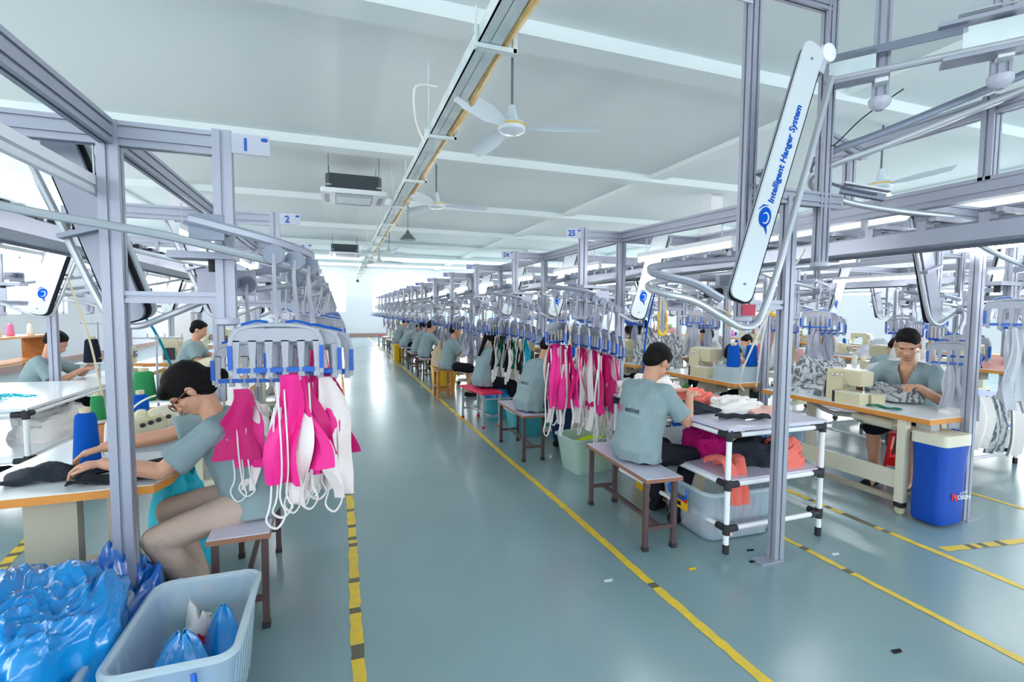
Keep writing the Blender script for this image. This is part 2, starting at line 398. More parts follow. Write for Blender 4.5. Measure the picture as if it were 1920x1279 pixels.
# ---------------------------------------------------------------- overhead hanger stations
PITCH = 1.87
def rail_path():
    return smooth_path([(.62, .3, 2.0), (.2, .3, 1.90), (-.25, .3, 1.83), (-.48, .29, 1.78), (-.66, .22, 1.74), (-.77, .04, 1.71), (-.70, -.15, 1.68), (-.5, -.23, 1.65),
                        (-.3, -.23, 1.60), (-.12, -.23, 1.52), (0, -.23, 1.47), (.09, -.23, 1.50), (.15, -.23, 1.60), (.28, -.23, 1.95), (.40, -.23, 2.26)], 6)
PATH = rail_path()
def path_at(pts, s_):
    acc = 0
    for a, b_ in zip(pts, pts[1:]):
        l = (b_ - a).length
        if acc + l >= s_: return a + (b_ - a) * ((s_ - acc) / l), (b_ - a).normalized()
        acc += l
    return pts[-1], (pts[-1] - pts[-2]).normalized()
def make_frame(tall=False):
    o = empty('station_frame', label='x', cat='hanger station frame')
    MB().prof((0, 0, 0), (0, 0, 2.32), .075, .06).build('upright_post', o)
    MB().box(-.13, .02, -.045, .045, 0, .012, 'alu').build('foot_plate', o)
    MB().prof((0, 0, 2.27), (0, PITCH, 2.27), .05, .1).build('top_rail', o)
    MB().prof((0, 0, 2.27), (-.4, 0, 2.27), .05, .1).build('cross_arm', o)
    MB().prof((0, 0, 2.27), (.925, 0, 2.27), .05, .1).build('bridge_beam', o)
    MB().prof((0, 0, 1.6), (-.38, 0, 1.6), .045, .05).build('crossbar', o)
    t = 3.42 if tall else 2.33
    h = MB(); h.prof((-.41, 0, 1.51), (-.41, 0, t), .075, .05); h.build('hanging_post', o)
    MB().lathe([(.03, 0), (.05, .008), (.05, .03), (.045, .036)], 'signplate', (-.41, 0, 1.478), 12).build('end_cap', o)
    MB().box(-.25, -.1, -.03, .03, 2.0, 2.19, 'alu_dark') if 0 else None
    return o
def make_rail():
    o = empty('hanger_rail', label='x', cat='hanger rail')
    MB().tube(PATH, .016, 'steel', 8).build('lower_rail', o)
    up = [p + V((0, 0, .085)) for p in PATH[14:46]]
    mb = MB(); mb.tube(up, .02, 'alu', 6, flat=.45); mb.build('guard_rail', o)
    mb = MB()
    mb.box(-.46, -.34, .27, .29, 1.82, 1.92, 'alu_dark'); mb.box(-.43, -.39, .02, .28, 1.87, 1.91, 'alu_dark'); mb.build('mounting_plate', o); mb = MB()
    mb.box(-.50, -.25, -.215, -.2, 1.62, 1.74, 'alu'); mb.box(-.43, -.39, -.22, -.02, 1.66, 1.70, 'alu')
    mb.build('mounting_plate', o)
    mb = MB(); mb.lathe([(.012, -.03), (.02, -.03), (.02, .03), (.012, .03)], 'rubber', (-.35, -.05, 1.75), 10); mb.box(-.45, -.2, -.1, .05, 1.77, 1.80, 'alu'); mb.build('gate_actuator', o)
    return o
def swirl(mb, m, c, s_, mtx):
    # the round curl emblem with a small tail
    def T(x, y): return mtx @ V((x * s_ + c[0], y * s_ + c[1], 0))
    def ribbon(pts, ws):
        vs = []
        for i, (x, y) in enumerate(pts):
            a = pts[min(i + 1, len(pts) - 1)]; b_ = pts[max(i - 1, 0)]; dx, dy = a[0] - b_[0], a[1] - b_[1]; l = math.hypot(dx, dy) or 1
            vs += [T(x - dy / l * ws[i], y + dx / l * ws[i]), T(x + dy / l * ws[i], y - dx / l * ws[i])]
        mb.add(vs, [(2 * i, 2 * i + 1, 2 * i + 3, 2 * i + 2) for i in range(len(pts) - 1)], m)
    n = 24; mb.add([T(cos(2 * pi * i / n) * .8, sin(2 * pi * i / n) * 1.05) for i in range(n)], [tuple(range(n))], m)
    ribbon([(-1.05, .45), (-.6, 1.05), (.1, 1.3)], [.03, .10, .02])
    ribbon([(.3, -.85), (.6, -1.25), (.8, -1.65)], [.2, .12, .01])
    base_ = mtx; mtx = mtx @ Matrix.Translation((0, 0, .0012))
    pts = [(cos(R(150 - a)) * .42 + .05, sin(R(150 - a)) * .55 - .1) for a in [i * 265 / 16 for i in range(17)]]
    ribbon2 = [(x, y) for x, y in pts]; mm = m; m = 'plate'
    vs = []
    for i, (x, y) in enumerate(ribbon2):
        a_ = ribbon2[min(i + 1, 16)]; b_ = ribbon2[max(i - 1, 0)]; dx, dy = a_[0] - b_[0], a_[1] - b_[1]; l = math.hypot(dx, dy); q = .03 + .07 * sin(pi * i / 16)
        vs += [mtx @ V(((x - dy / l * q) * s_ + c[0], (y + dx / l * q) * s_ + c[1], 0)), mtx @ V(((x + dy / l * q) * s_ + c[0], (y - dx / l * q) * s_ + c[1], 0))]
    mb.add(vs, [(2 * i, 2 * i + 1, 2 * i + 3, 2 * i + 2) for i in range(16)], m)
def make_arm(x0=.0, z0=1.5, ln=.85, wd=.155, slope=.32, lettering=False):
    """sloping lift arm: white cover plate, dark belt edge, guide tube; lies in a plane of constant y"""
    o = empty('lift_arm', label='x', cat='hanger lift arm')
    a = math.atan(slope); d = V((sin(a), 0, cos(a))); e = V((cos(a), 0, -sin(a)))
    base = V((x0, -.28, z0))
    M_ = Matrix(((e.x, d.x, 0, base.x), (0, 0, -1, base.y), (e.z, d.z, 0, base.z), (0, 0, 0, 1)))  # local x across, y along, z toward -Y
    pl = [(x, y + ln / 2) for x, y in rrect(wd, ln, wd * .33, 5)]
    MB().prism(pl, 0, .012, 'plate', M_).build('cover_plate', o)
    MB().prism([(x + .02, y - .004) for x, y in pl], -.03, -.002, 'black', M_).build('belt', o)
    MB().prism([(x * .8 + .02, y) for x, y in pl], -.06, -.031, 'alu', M_).build('back_housing', o)
    mb = MB(); swirl(mb, 'logo', (-.0, ln * .24), wd * .30, M_ @ Matrix.Translation((0, 0, .0145))); mb.build('emblem', o, 0)
    mb = MB()
    for t in (.06, .94): mb.lathe([(.006, 0), (.008, .004), (.0, .006)], 'alu_dark', M_ @ V((0, ln * t, .012)), 8, (M_.to_3x3()))
    mb.build('bolt', o)
    mb = MB(); mb.bar(M_ @ V((-wd * .3, ln * .5, -.085)), M_ @ V((wd * .9, ln * .5, -.085)), .05, .02, 'alu'); mb.build('arm_bracket', o)
    return o, M_
def make_hanger(parts=True, turned=False):
    """origin at the trolley wheel; rail runs along local x, body plane is local yz"""
    def wheel(mb):
        Mx = Matrix.Rotation(R(90), 3, 'X')
        mb.lathe([(.0, -.014), (.034, -.014), (.038, -.008), (.038, .008), (.034, .014), (0, .014)], 'hanger_grey', (0, -.022, 0), 14, Mx)
        mb.lathe([(.029, .0), (.0365, .0), (.0365, .004), (.029, .004)], 'alu_dark', (0, -.034, 0), 14, Mx)
    def stem(mb):
        mb.tube(smooth_path([(0, -.035, 0), (0, -.045, -.06), (0, -.03, -.13), (0, 0, -.2), (0, 0, -.265)], 3), .0075, 'hanger_grey', 6)
    def body(mb):
        pts = smooth_path([(0, -.155, -.45), (0, -.158, -.35), (0, -.14, -.29), (0, -.09, -.268), (0, 0, -.262), (0, .09, -.268), (0, .14, -.29), (0, .158, -.35), (0, .155, -.45)], 3)
        mb.tube(pts, .010, 'hanger_grey', 6)
        mb.box(-.006, .006, -.15, .15, -.325, -.275, 'hanger_grey')
        for i in range(6):
            y = -.14 + i * .056
            mb.prism([(y - .014, -.32), (y + .014, -.32), (y + .009, -.40), (y + .012, -.46), (y - .012, -.46), (y - .009, -.40)], -.006, .006, 'hanger_grey', Matrix(((0, 0, 1, 0), (1, 0, 0, 0), (0, 1, 0, 0), (0, 0, 0, 1))))
    def band(mb):
        for i in range(5):
            y = -.112 + i * .056; mb.box(-.012, .012, y - .024, y + .02, -.442, -.424, 'clip_blue')
        for y in (-.158, .158): mb.box(-.012, .012, y - .008, y + .008, -.43, -.34, 'clip_blue')
        for s_ in (-1, 1): mb.tube(smooth_path([(.0, s_ * .03, -.252), (.0, s_ * .07, -.248), (0, s_ * .12, -.262)], 3), .005, 'clip_blue', 5)
    if parts:
        o = empty('clip_hanger', label='x', cat='clip hanger')
        for nm, fn in (('trolley_wheel', wheel), ('stem', stem), ('clip_frame', body), ('clip_band', band)):
            mb = MB(); fn(mb)
            if turned and nm in ('trolley_wheel', 'stem'): mb.v = [V((-p.y, p.x, p.z)) for p in mb.v]
            mb.build(nm, o)
        return o
    mb = MB()
    Mx = Matrix.Rotation(R(90), 3, 'X')
    mb.lathe([(.0, -.014), (.036, -.014), (.036, .014), (0, .014)], 'hanger_grey', (0, -.022, 0), 8, Mx)
    mb.tube([(0, -.035, 0), (0, -.04, -.1), (0, 0, -.2), (0, 0, -.265)], .0075, 'hanger_grey', 4)
    mb.tube([(0, -.155, -.45), (0, -.158, -.35), (0, -.09, -.268), (0, .09, -.268), (0, .158, -.35), (0, .155, -.45)], .011, 'hanger_grey', 4)
    for i in range(5):
        y = -.112 + i * .056; mb.box(-.005, .005, y - .016, y + .016, -.44, -.3, 'hanger_grey'); mb.box(-.012, .012, y - .024, y + .02, -.45, -.424, 'clip_blue')
    for y in (-.158, .158): mb.box(-.012, .012, y - .008, y + .008, -.43, -.34, 'clip_blue')
    o = mb.build('clip_hanger'); tag(o, 'x', 'clip hanger'); return o
def make_lamp(ln=1.15):
    o = empty('tube_lamp', label='x', cat='tube lamp')
    MB().box(-.02, .02, -ln / 2, ln / 2, .022, .06, 'white').build('housing', o)
    MB().tube([(0, -ln / 2 + .015, 0), (0, ln / 2 - .015, 0)], .017, 'tubelight', 8).build('lamp_tube', o)
    mb = MB()
    for s_ in (-1, 1): mb.box(-.014, .014, s_ * ln / 2 - .012, s_ * ln / 2 + .012, -.022, .03, 'white')
    mb.build('end_socket', o)
    mb = MB()
    for s_ in (-.8, .8): mb.tube([(0, s_ * ln / 2, .06), (0, s_ * ln / 2, .2)], .004, 'steel', 5)
    mb.build('hook_wire', o)
    return o
PF = Proto(make_frame()); PR = Proto(make_rail()); PA = Proto(make_arm()[0]); PL = Proto(make_lamp())
PH = Proto(make_hanger()); PHT = Proto(make_hanger(True, True)); PHs = Proto(make_hanger(False))
LINE = {}
def garment_line(n):
    pass

# cloth pieces for hangers: origin at the clip, hanging down
def gfn(w0, w1, L, A, ph, sh=0, tw=0, y0=0, taper=None):
    def fn(u, v):
        wd = w0 + (w1 - w0) * u if taper is None else taper(u)
        x = (v - .5) * wd; z = -L * u
        y = y0 + A * (u ** .7) * sin(ph + v * 9 + u * 3) + A * .6 * sin(ph * 2 + u * 7)
        x += sh * u + .012 * sin(ph + u * 8); c = cos(tw * u); s_ = sin(tw * u)
        return (x * c - y * s_, x * s_ + y * c, z)
    return fn
def make_swim(seed, loops=True, flip=False, colr='pink', lin='lining'):
    rnd = random.Random(seed); o = empty('swimwear_piece', label='x', cat='garment'); ph = rnd.uniform(0, 6)
    L = rnd.uniform(.36, .45)
    for q in range(2):
        MB().sheet(gfn(.06, .15 + .05 * q, L - .05 * q, .022, ph + q * 2, (-.035, .045)[q], rnd.uniform(-.6, .6), (-.02, .025)[q]), 14, 10, (colr, 'pink2' if colr == 'pink' and seed % 2 else colr)[q], .004).build('body_panel', o)
    MB().sheet(gfn(.04, .1, L + .12, .022, ph + 2, rnd.uniform(-.03, .05), rnd.uniform(-.9, .9), rnd.choice((-.04, .045)), lambda u: .045 + .10 * sin(pi * min(u * 1.0, .92))), 16, 8, lin, .004).build('lining_panel', o)
    if loops:
        for q in range(2):
            mb = MB(); x = rnd.uniform(-.06, .04); d = rnd.uniform(.13, .22)
            mb.tube(smooth_path([(x, 0, -L * .3), (x - .01, .03, -L * .8), (x - .02, .01, -L - d * .4), (x - .035, .015, -L - d * .8), (x, .02, -L - d), (x + .03, .01, -L - d * .7), (x + .012, 0, -L - d * .3), (x + .02, -.02, -L * .8), (x + .01, -.01, -.03)], 4), .008, 'strap', 5, flat=.45)
            mb.build('strap_loop', o)
    return o
def make_greyg(seed, colr='greycloth', L=.4):
    rnd = random.Random(seed); ph = rnd.uniform(0, 6); mb = MB()
    mb.sheet(gfn(.08, .2, L, .03, ph, rnd.uniform(-.04, .04), rnd.uniform(-.8, .8)), 12, 8, colr, .004)
    if rnd.random() < .7: mb.sheet(gfn(.03, .12, L * 1.12, .02, ph + 3, .05, 1.0, .025), 10, 4, colr, .004)
    o = mb.build('cloth_piece'); tag(o, 'x', 'garment'); return o
GP = [Proto(make_swim(s_)) for s_ in (1, 2, 3, 5)]
GG = [Proto(make_greyg(s_)) for s_ in (11, 12)]
GGL = [Proto(make_greyg(s_, 'greycloth_light', .5)) for s_ in (15,)]
GD = [Proto(make_swim(8, True, False, 'black')), Proto(make_swim(9, False, False, 'greencloth'))]
GC = Proto(make_greyg(21, 'cyancloth', .36))
GFAR = {}

def s_near(x, y):
    acc = 0; best = (9, 0)
    for a, b_ in zip(PATH, PATH[1:]):
        d = math.hypot(a.x - x, a.y - y)
        if d < best[0]: best = (d, acc)
        acc += (b_ - a).length
    return best[1]
def hang(rowX, Y, rot, idx, s_list, where, far, garments=None, group='clip hangers on the station rails', yaw=None, hsc=1.0, gs=None):
    cr_, sr = cos(rot), sin(rot)
    for j, s_ in enumerate(s_list):
        p, t = path_at(PATH, s_); a = math.atan2(t.y, t.x) if s_ > 0 else 0
        wx = rowX + cr_ * p.x - sr * p.y; wy = Y + sr * p.x + cr_ * p.y
        rz = rot + a
        # keep the wheel on the outer side of the rail
        pr = PHs if far else (PHT if hsc > 1 else PH)
        jit = random.uniform(-.12, .12)
        if yaw is not None: rz = yaw[j % len(yaw)]; jit = 0
        pr.put((wx, wy, p.z + .03), rz + jit, '%s grey clip hanger with blue clips %s' % (ORD[j], where), group, (hsc, hsc, hsc))
        if garments and garments.get(j):
            gp, lab, grp, off, gname = garments[j]
            q = V((0, off, 0)); q.rotate(Matrix.Rotation(rz + jit, 3, 'Z'))
            gp.put((wx + q.x, wy + q.y, p.z + .03 - .45 * hsc), (rz + pi / 2 if yaw is None else rz + pi / 2) + random.uniform(-.35, .35), lab, grp, gs)
# path lengths: u-turn spans about 1.15..1.9, return branch 1.9..2.5
def station(rowX, Y, rot, place, num=None, far=False, tall=False, sgn=1, lampY=None, frame=True):
    if frame:
        f = PF.put((rowX, Y, 0), rot, 'aluminium hanger station frame, %s' % place, 'hanger station frames')
        if num:
            sx = -1 if rot == 0 else 1
            s0 = MB().box(-.075, .075, -.004, .004, -.043, .043, 'signplate').build('sign_plate')
            s0.location = (-.525, 0.03 if rot else -.03, 2.275); s0.parent = f
            s0.rotation_euler = (0, 0, rot)
            text(str(num), .075, 'ink', 'sign_number', s0, Matrix.Translation((-.02, -.0055, -.005)) @ Matrix.Rotation(R(90), 4, 'X'), .001, .002)
            mb = MB(); mb.ell((.055, -.005, .025), (.016, .002, .009), 'ink', 8); mb.build('sign_emblem', s0)
    PR.put((rowX, Y, 0), rot, 'looped steel hanger rail carried by the %s' % place, 'looped hanger rails')
    if not tall:
        PA.put((rowX, Y, 0), rot, 'sloping white lift arm with emblem, %s' % place, 'lift arms')
    ly = lampY if lampY is not None else (Y - .82 if rot == 0 else Y - .45)
    PL.put((rowX + (.04 if rot == 0 else -.06), ly, 2.03), 0, 'lit tube lamp hanging below the top rail, %s' % place, 'lit tube lamps over the machines')
RX, LX = 2.578, -.878
def unlit(o):
    for c_ in [x for x in bpy.data.objects if x.parent == o and x.name.startswith('lamp_tube')]:
        c_.data = c_.data.copy(); c_.data.materials[0] = mats['white']
NR, NL = 15, 14
for k in range(1, NR):
    Y = 2.28 + PITCH * k; pl = 'station %s right of the aisle' % NW[k] if k < 6 else '%s station of the right aisle row' % ORD[k]
    station(RX, Y, 0, pl, 26 - k, k > 4)
for k in range(NL):
    Y = 2.5 + PITCH * k; pl = 'station %s left of the aisle' % NL_[k] if k < 5 else '%s station of the left aisle row' % ORD[k]
    station(LX, Y, pi, pl, k + 1, k > 4, lampY=(Y - .45 + (.25 if k == 1 else 0)))
    if k == 0: unlit(PL.last); PL.last['label'] = 'switched off tube lamp below the top rail at the left edge'
IW = 1.85
for k in range(0, 8):
    station(RX + IW, 2.28 + PITCH * k, pi, '%s station behind the right aisle row' % ORD[k], None, k > 2)
for k in range(2, 9):
    station(LX - IW, 2.5 + PITCH * k, 0, '%s station across the left island' % ORD[k - 2], None, k > 4)
for (x, rot, nm, k0, k1) in ((7.0, 0, 'third', 1, 10), (8.85, pi, 'fourth', 1, 9), (11.9, 0, 'fifth', 2, 9)):
    for k in range(k0, k1):
        station(x, 1.9 + PITCH * k, rot, '%s station of the %s machine row' % (ORD[k - k0], nm), None, True)
# hangers in the aisle rows
PINKG = 'pink swim pieces on the hangers of station 25'
def gpink(gr, where, n0): return lambda j: (GP[j % 4], '%s pink and white swim piece from the left on %s' % (ORD[j + n0].capitalize(), where), gr, (-.04, .05, 0, .06)[j % 4], '')
for k in range(1, NR):
    Y = 2.28 + PITCH * k
    where = 'on the rail of station %s' % NW[k] if k < 6 else 'at the %s station of the right row' % ORD[k]
    n = 8 if k < 6 else 7
    sl = [s_near(-.72, -.12) + (.085 if k < 3 else .11) * i for i in range(n)]
    g = {}
    if k == 1:
        f = gpink(PINKG, 'the rail of station twenty-five', 0); g = {j: f(j) for j in range(8)}
    elif k == 2:
        for j in range(6):
            if j == 5: g[j] = (GC, 'turquoise cloth piece on the last clip hanger of station twenty-four', None, 0, '')
            else: g[j] = (GD[j % 2], '%s %s swim piece on the station twenty-four rail' % (ORD[j], ('black and white', 'dark green')[j % 2]), 'dark swim pieces of station 24', .04 * (j % 2), '')
    elif k < 12:
        for j in range(1, n, 1 if k < 7 else 2): g[j] = (GG[j % 2], '%s grey cloth piece hanging %s' % (ORD[j], where), 'grey cloth pieces hanging in the right row', 0, '')
    hang(RX, Y, 0, k, sl, where, k > 4, g, gs=(1.1, 1.1, 1.3) if k == 1 else None)
for k in range(NL):
    Y = 2.5 + PITCH * k
    where = 'on the rail of station %s' % NL_[k] if k < 5 else 'at the %s station of the left row' % ORD[k]
    if k == 0:
        f = gpink('pink swim pieces on the hangers of station 1', 'the rail of station one', 0); g = {j: f(j) for j in range(1, 6)}; GP[2].put((-.44, 2.66, 1.165), R(172), 'lone pink swim piece on the small hanger beside the woman', 'pink swim pieces on the hangers of station 1', (1.1, .45, .95))
        sl = [s_near(-.45, -.23), s_near(-.63, .24), s_near(-.72, .16), s_near(-.77, .06), s_near(-.75, -.03), s_near(-.7, -.14)]
    else:
        sl = [1.15 + .13 * i for i in range(7 if k < 5 else 6)]; g = {}
        if k < 9:
            for j in range(0, len(sl), 2):
                g[j] = (GG[j % 2], '%s grey cloth piece hanging %s' % (ORD[j], where), 'grey cloth pieces hanging in the left row', 0, '') if k > 1 else (GP[j % 4], '%s pink and white swim piece on the rail of station two' % ORD[j], 'pink swim pieces of station 2', 0, '')
    hang(LX, Y, pi, k, sl, where, k > 4, g, yaw=[R(-90 - a) for a in (8, 0, 6, 10, 14, 20)] if k == 0 else None, hsc=1.1 if k == 0 else 1.0, gs=(1.15, 1.15, 1.05) if k == 0 else None)
for k in range(0, 8):
    Y = 2.28 + PITCH * k; where = 'at the %s station behind the right aisle row' % ORD[k]
    sl = [1.0 + .16 * i for i in range(4)] if k else [s_near(.12, .3), s_near(-.02, .3), s_near(-.16, .3), s_near(-.22, -.23), s_near(-.34, -.23)]
    g = {j: (GGL[0] if k == 0 else GG[j % 2], '%s %s hanging %s' % (ORD[j], 'light grey cloth piece' if k == 0 else 'grey cloth piece', where), 'grey cloth behind the right row', 0, '') for j in range(0, 5 if k == 0 else 4, 1 if k == 0 else 2)}
    hang(RX + IW, Y, pi, k, sl, where, k > 2, g, yaw=[R(24 - a) for a in (0, 6, 12, 4, 10)] if k == 0 else None)
PKH = [Proto(make_greyg(31, 'dustypink', .55)), Proto(make_greyg(32, 'palecloth', .55)), Proto(make_greyg(33, 'tancloth', .55))]
for (x, rot, nm, k0, k1) in ((7.0, 0, 'third', 1, 8), (8.85, pi, 'fourth', 1, 7)):
    for k in range(k0, k1):
        where = 'at the %s station in the %s machine row' % (ORD[k - k0], nm)
        sl = [1.2 + .2 * i for i in range(4)]
        g = {j: (PKH[(j + k) % 3], '%s %s hanging %s' % (ORD[j], ('dusty pink garment', 'off-white garment', 'tan garment')[(j + k) % 3], where), 'garments hanging in the rear machine rows', 0, '') for j in range(4)}
        hang(x, 1.9 + PITCH * k, rot, k, sl, where, True, g)

# main conveyors along the island centres
def conveyor(x, y0, y1, label):
    o = empty('overhead_conveyor', (x, 0, 0), 0, label, 'overhead conveyor')
    mb = MB(); mb.box(-.19, .19, y0, y1, 1.98, 2.0, 'alu'); mb.box(-.2, -.18, y0, y1, 1.96, 2.05, 'alu'); mb.box(.18, .2, y0, y1, 1.96, 2.05, 'alu')
    mb.build('tray', o)
    mb = MB(); mb.box(-.15, -.12, y0, y1, 2.03, 2.07, 'alu_dark'); mb.box(.12, .15, y0, y1, 2.03, 2.07, 'alu_dark'); mb.box(-.03, .03, y0, y1, 2.02, 2.05, 'black'); mb.build('drive_chain', o)
    mb = MB(); y = y0 + .15
    while y < min(y1, 16):
        mb.box(-.16, -.08, y, y + .05, 2.05, 2.11, 'alu'); mb.box(.07, .16, y + .1, y + .17, 2.05, 2.12, 'rubber'); mb.box(-.17, .17, y + .25, y + .28, 2.10, 2.125, 'alu'); y += .31
    mb.build('carrier_block', o)['kind'] = 'stuff'
    mb = MB(); y = y0
    while y < y1: mb.bar((0, y, 2.1), (0, y, 2.27), .03, .03, 'alu'); y += PITCH
    mb.build('drop_bracket', o)
conveyor(3.5, .6, 29, 'long grey overhead conveyor tray above the right machine island')
conveyor(-1.8, .6, 28, 'long grey overhead conveyor tray above the left machine island')
conveyor(7.92, 1, 20, 'overhead conveyor tray above the second island on the right')
for x, y0, y1, lb in ((3.5, .4, 4.2, 'heavy grey channel beam above the right island conveyor'), ):
    o = empty('channel_beam', (x, 0, 0), 0, lb, 'beam'); mb = MB(); mb.prof((0, y0, 2.27), (0, y1, 2.27), .08, .12); mb.build('beam_profile', o)

# ---------------------------------------------------------------- the raised bridge station 26
Y = 2.28
f = empty('station_frame', (RX, Y, 0), 0, 'tall aluminium frame of station 26 with sign near the ceiling', 'hanger station frame', 'hanger station frames')
MB().prof((0, 0, 0), (0, 0, 2.25), .075, .06).build('upright_post', f)
MB().box(-.15, .02, -.045, .045, 0, .012, 'alu').build('foot_plate', f)
MB().prof((0, 0, 2.22), (0, PITCH, 2.27), .05, .1).build('top_rail', f)
MB().prof((-.32, 0, 2.25), (.42, 0, 2.25), .05, .09).build('cross_arm', f)
MB().prof((0, 0, 1.6), (-.3, 0, 1.6), .045, .055).build('crossbar', f)
MB().prof((-.33, 0, 1.53), (-.33, 0, 3.5), .08, .055).build('hanging_post', f)
MB().lathe([(.03, 0), (.052, .008), (.052, .03), (.047, .036)], 'signplate', (-.33, 0, 1.495), 12).build('end_cap', f)
MB().prof((.27, 0, 1.87), (.27, 0, 3.9), .08, .055).build('tall_post', f)
MB().lathe([(.03, 0), (.052, .008), (.052, .03), (.047, .036)], 'signplate', (.27, 0, 1.835), 12).build('end_cap', f)
MB().prof((-.33, 0, 3.42), (.27, 0, 3.42), .05, .09).build('upper_arm', f)
MB().prof((-.33, 0, 3.40), (-.33, -1.2, 3.40), .05, .09).build('upper_rail', f)
s0 = MB().box(-.085, .085, -.004, .004, -.05, .05, 'signplate').build('sign_plate', f); s0.location = (-.45, -.03, 3.33)
text('26', .075, 'ink', 'sign_number', s0, Matrix.Translation((-.02, -.0055, -.012)) @ Matrix.Rotation(R(90), 4, 'X'), .001, .002)
mb = MB(); mb.ell((.05, -.005, .02), (.016, .002, .009), 'ink', 8); mb.build('sign_emblem', s0)
mb = MB(); mb.box(-.365, -.265, -.034, -.028, 1.535, 1.60, 'red_tag'); mb.build('red_label', f)
r26 = empty('hanger_rail', (0, 0, 0), 0, 'empty looped steel rail in front of the tall lettered lift arm', 'hanger rail', 'looped hanger rails')
P26 = smooth_path([(3.3, 2.5, 1.9), (2.6, 2.52, 1.83), (2.0, 2.5, 1.76), (1.72, 2.42, 1.72), (1.60, 2.28, 1.68), (1.62, 2.15, 1.645), (1.75, 2.10, 1.61), (1.92, 2.09, 1.53), (2.05, 2.09, 1.475), (2.15, 2.09, 1.485),
                   (2.22, 2.1, 1.57), (2.33, 2.1, 1.85), (2.52, 2.1, 2.45), (2.68, 2.12, 2.9)], 7)
MB().tube(P26, .019, 'steel', 10).build('lower_rail', r26)
MB().tube([p + V((0, 0, .09)) for p in P26[7:50]], .022, 'alu', 6, flat=.45).build('guard_rail', r26)
mb = MB(); mb.box(2.0, 2.18, 2.2, 2.23, 1.70, 1.76, 'alu'); mb.box(1.95, 2.3, 2.30, 2.45, 1.74, 1.77, 'alu'); mb.build('mounting_plate', r26)
mb = MB(); mb.lathe([(.012, -.05), (.022, -.05), (.022, .05), (.012, .05)], 'rubber', (1.96, 2.2, 1.66), 10, Matrix.Rotation(R(80), 3, 'Y')); mb.box(1.84, 2.06, 2.2, 2.3, 1.665, 1.70, 'steel'); mb.build('gate_actuator', r26)
a26, M_ = make_arm(2.02 - RX, 1.62, 1.48, .145, .333, True)
a26.location = (RX, 2.36, 0); tag(a26, 'long sloping white lift arm lettered Intelligent Hanger System', 'hanger lift arm', 'lift arms')
for ch in [x for x in bpy.data.objects if x.parent == a26 and x.name.startswith('emblem')]: bpy.data.objects.remove(ch)
mb = MB(); swirl(mb, 'logo', (0, .47), .052, M_ @ Matrix.Translation((0, 0, .0145))); mb.build('emblem', a26, 0)
text('Intelligent Hanger System', .055, 'logo', 'lettering', a26, M_ @ Matrix.Translation((.01, .555, .0145)) @ Matrix.Rotation(R(90), 4, 'Z'), .0008, .0012, 'LEFT')
MB().lathe([(.03, -.05), (.05, -.04), (.055, 0), (.05, .05), (.03, .06)], 'white', (M_ @ V((.1, 1.48, -.03))), 14, Matrix.Rotation(R(90), 3, 'X')).build('drive_motor', a26)
MB().box(.04, .11, 1.36, 1.5, -.03, .01, 'signplate', M_).build('switch_box', a26)
tr = empty('transfer_rail', (0, 0, 0), 0, 'raised steel transfer rail rising toward the upper right corner', 'hanger rail')
A = V((2.70, 2.18, 2.90)); B = V((3.20, 1.52, 2.90)); D = (B - A).normalized(); C_ = A + D * 1.9
MB().tube([A, C_], .02, 'steel', 10).build('lower_rail', tr)
MB().bar(A + V((0, 0, .12)), A + D * .62 + V((0, 0, .12)), .012, .045, 'alu_dark').build('flat_bar', tr)
MB().bar(A + D * .5 + V((0, 0, .15)), C_ + V((0, 0, .15)), .09, .02, 'alu').build('channel_lip', tr)
mb = MB()
for t0, t1 in ((.02, .24), (.6, 1.6)): mb.bar(A + D * t0 + V((0, 0, .07)), A + D * t1 + V((0, 0, .07)), .012, .11, 'galv')
mb.build('web_plate', tr)
mb = MB(); mb.bar(A + D * .05 + V((0, 0, -.03)), A + D * .3 + V((0, 0, -.03)), .1, .015, 'alu'); mb.bar(A + D * .52 + V((0, 0, -.035)), A + D * .95 + V((0, 0, -.035)), .12, .02, 'alu'); mb.build('shoe_plate', tr)
mb = MB(); e0 = A + D * .58 + V((0, 0, .2)); mb.tube([e0, e0 + D * .16], .008, 'steel', 6); mb.tube([e0 + V((.03, .02, 0)), e0 + D * .16 + V((.03, .02, 0))], .008, 'steel', 6); mb.tube([e0 + D * .16 + V((.015, .01, 0)), e0 + D * .3 + V((.015, .01, .01))], .005, 'steel', 6)
mb.build('turnbuckle', tr)
for t_, nm in ((.32, 'the left one'), (.82, 'the right one')):
    p = A + D * t_ + V((.05, .1, 0)); h = empty('ceiling_drop_post', (p.x, p.y, 0), math.atan2(D.y, D.x), 'aluminium drop post holding the raised transfer rail, %s' % nm, 'support post', 'drop posts of the raised rail')
    MB().prof((0, 0, 2.78), (0, 0, CEIL), .08, .05).build('post_profile', h)
    MB().lathe([(.02, -.02), (.045, 0), (.055, .02), (.055, .045), (.05, .05)], 'signplate', (0, 0, 2.735), 10).build('end_cap', h)
    MB().bar((0, -.1, 2.86), (0, .0, 2.86), .06, .04, 'white').build('clamp', h)
r2 = empty('transfer_rail', (0, 0, 0), 0, 'curved steel rail swinging down to the main conveyor below the raised rail', 'hanger rail')
pts = smooth_path([(3.95, 1.1, 2.98), (3.5, 1.62, 2.76), (3.08, 2.05, 2.55), (2.90, 2.25, 2.47), (2.86, 2.37, 2.42), (2.96, 2.42, 2.36), (3.15, 2.32, 2.27), (3.35, 2.12, 2.19), (3.52, 1.95, 2.14)], 6)
MB().tube(pts, .02, 'steel', 10).build('lower_rail', r2)
MB().tube([p + V((0, 0, .085)) for p in pts[:40]], .022, 'alu_dark', 6, flat=.4).build('guard_rail', r2)
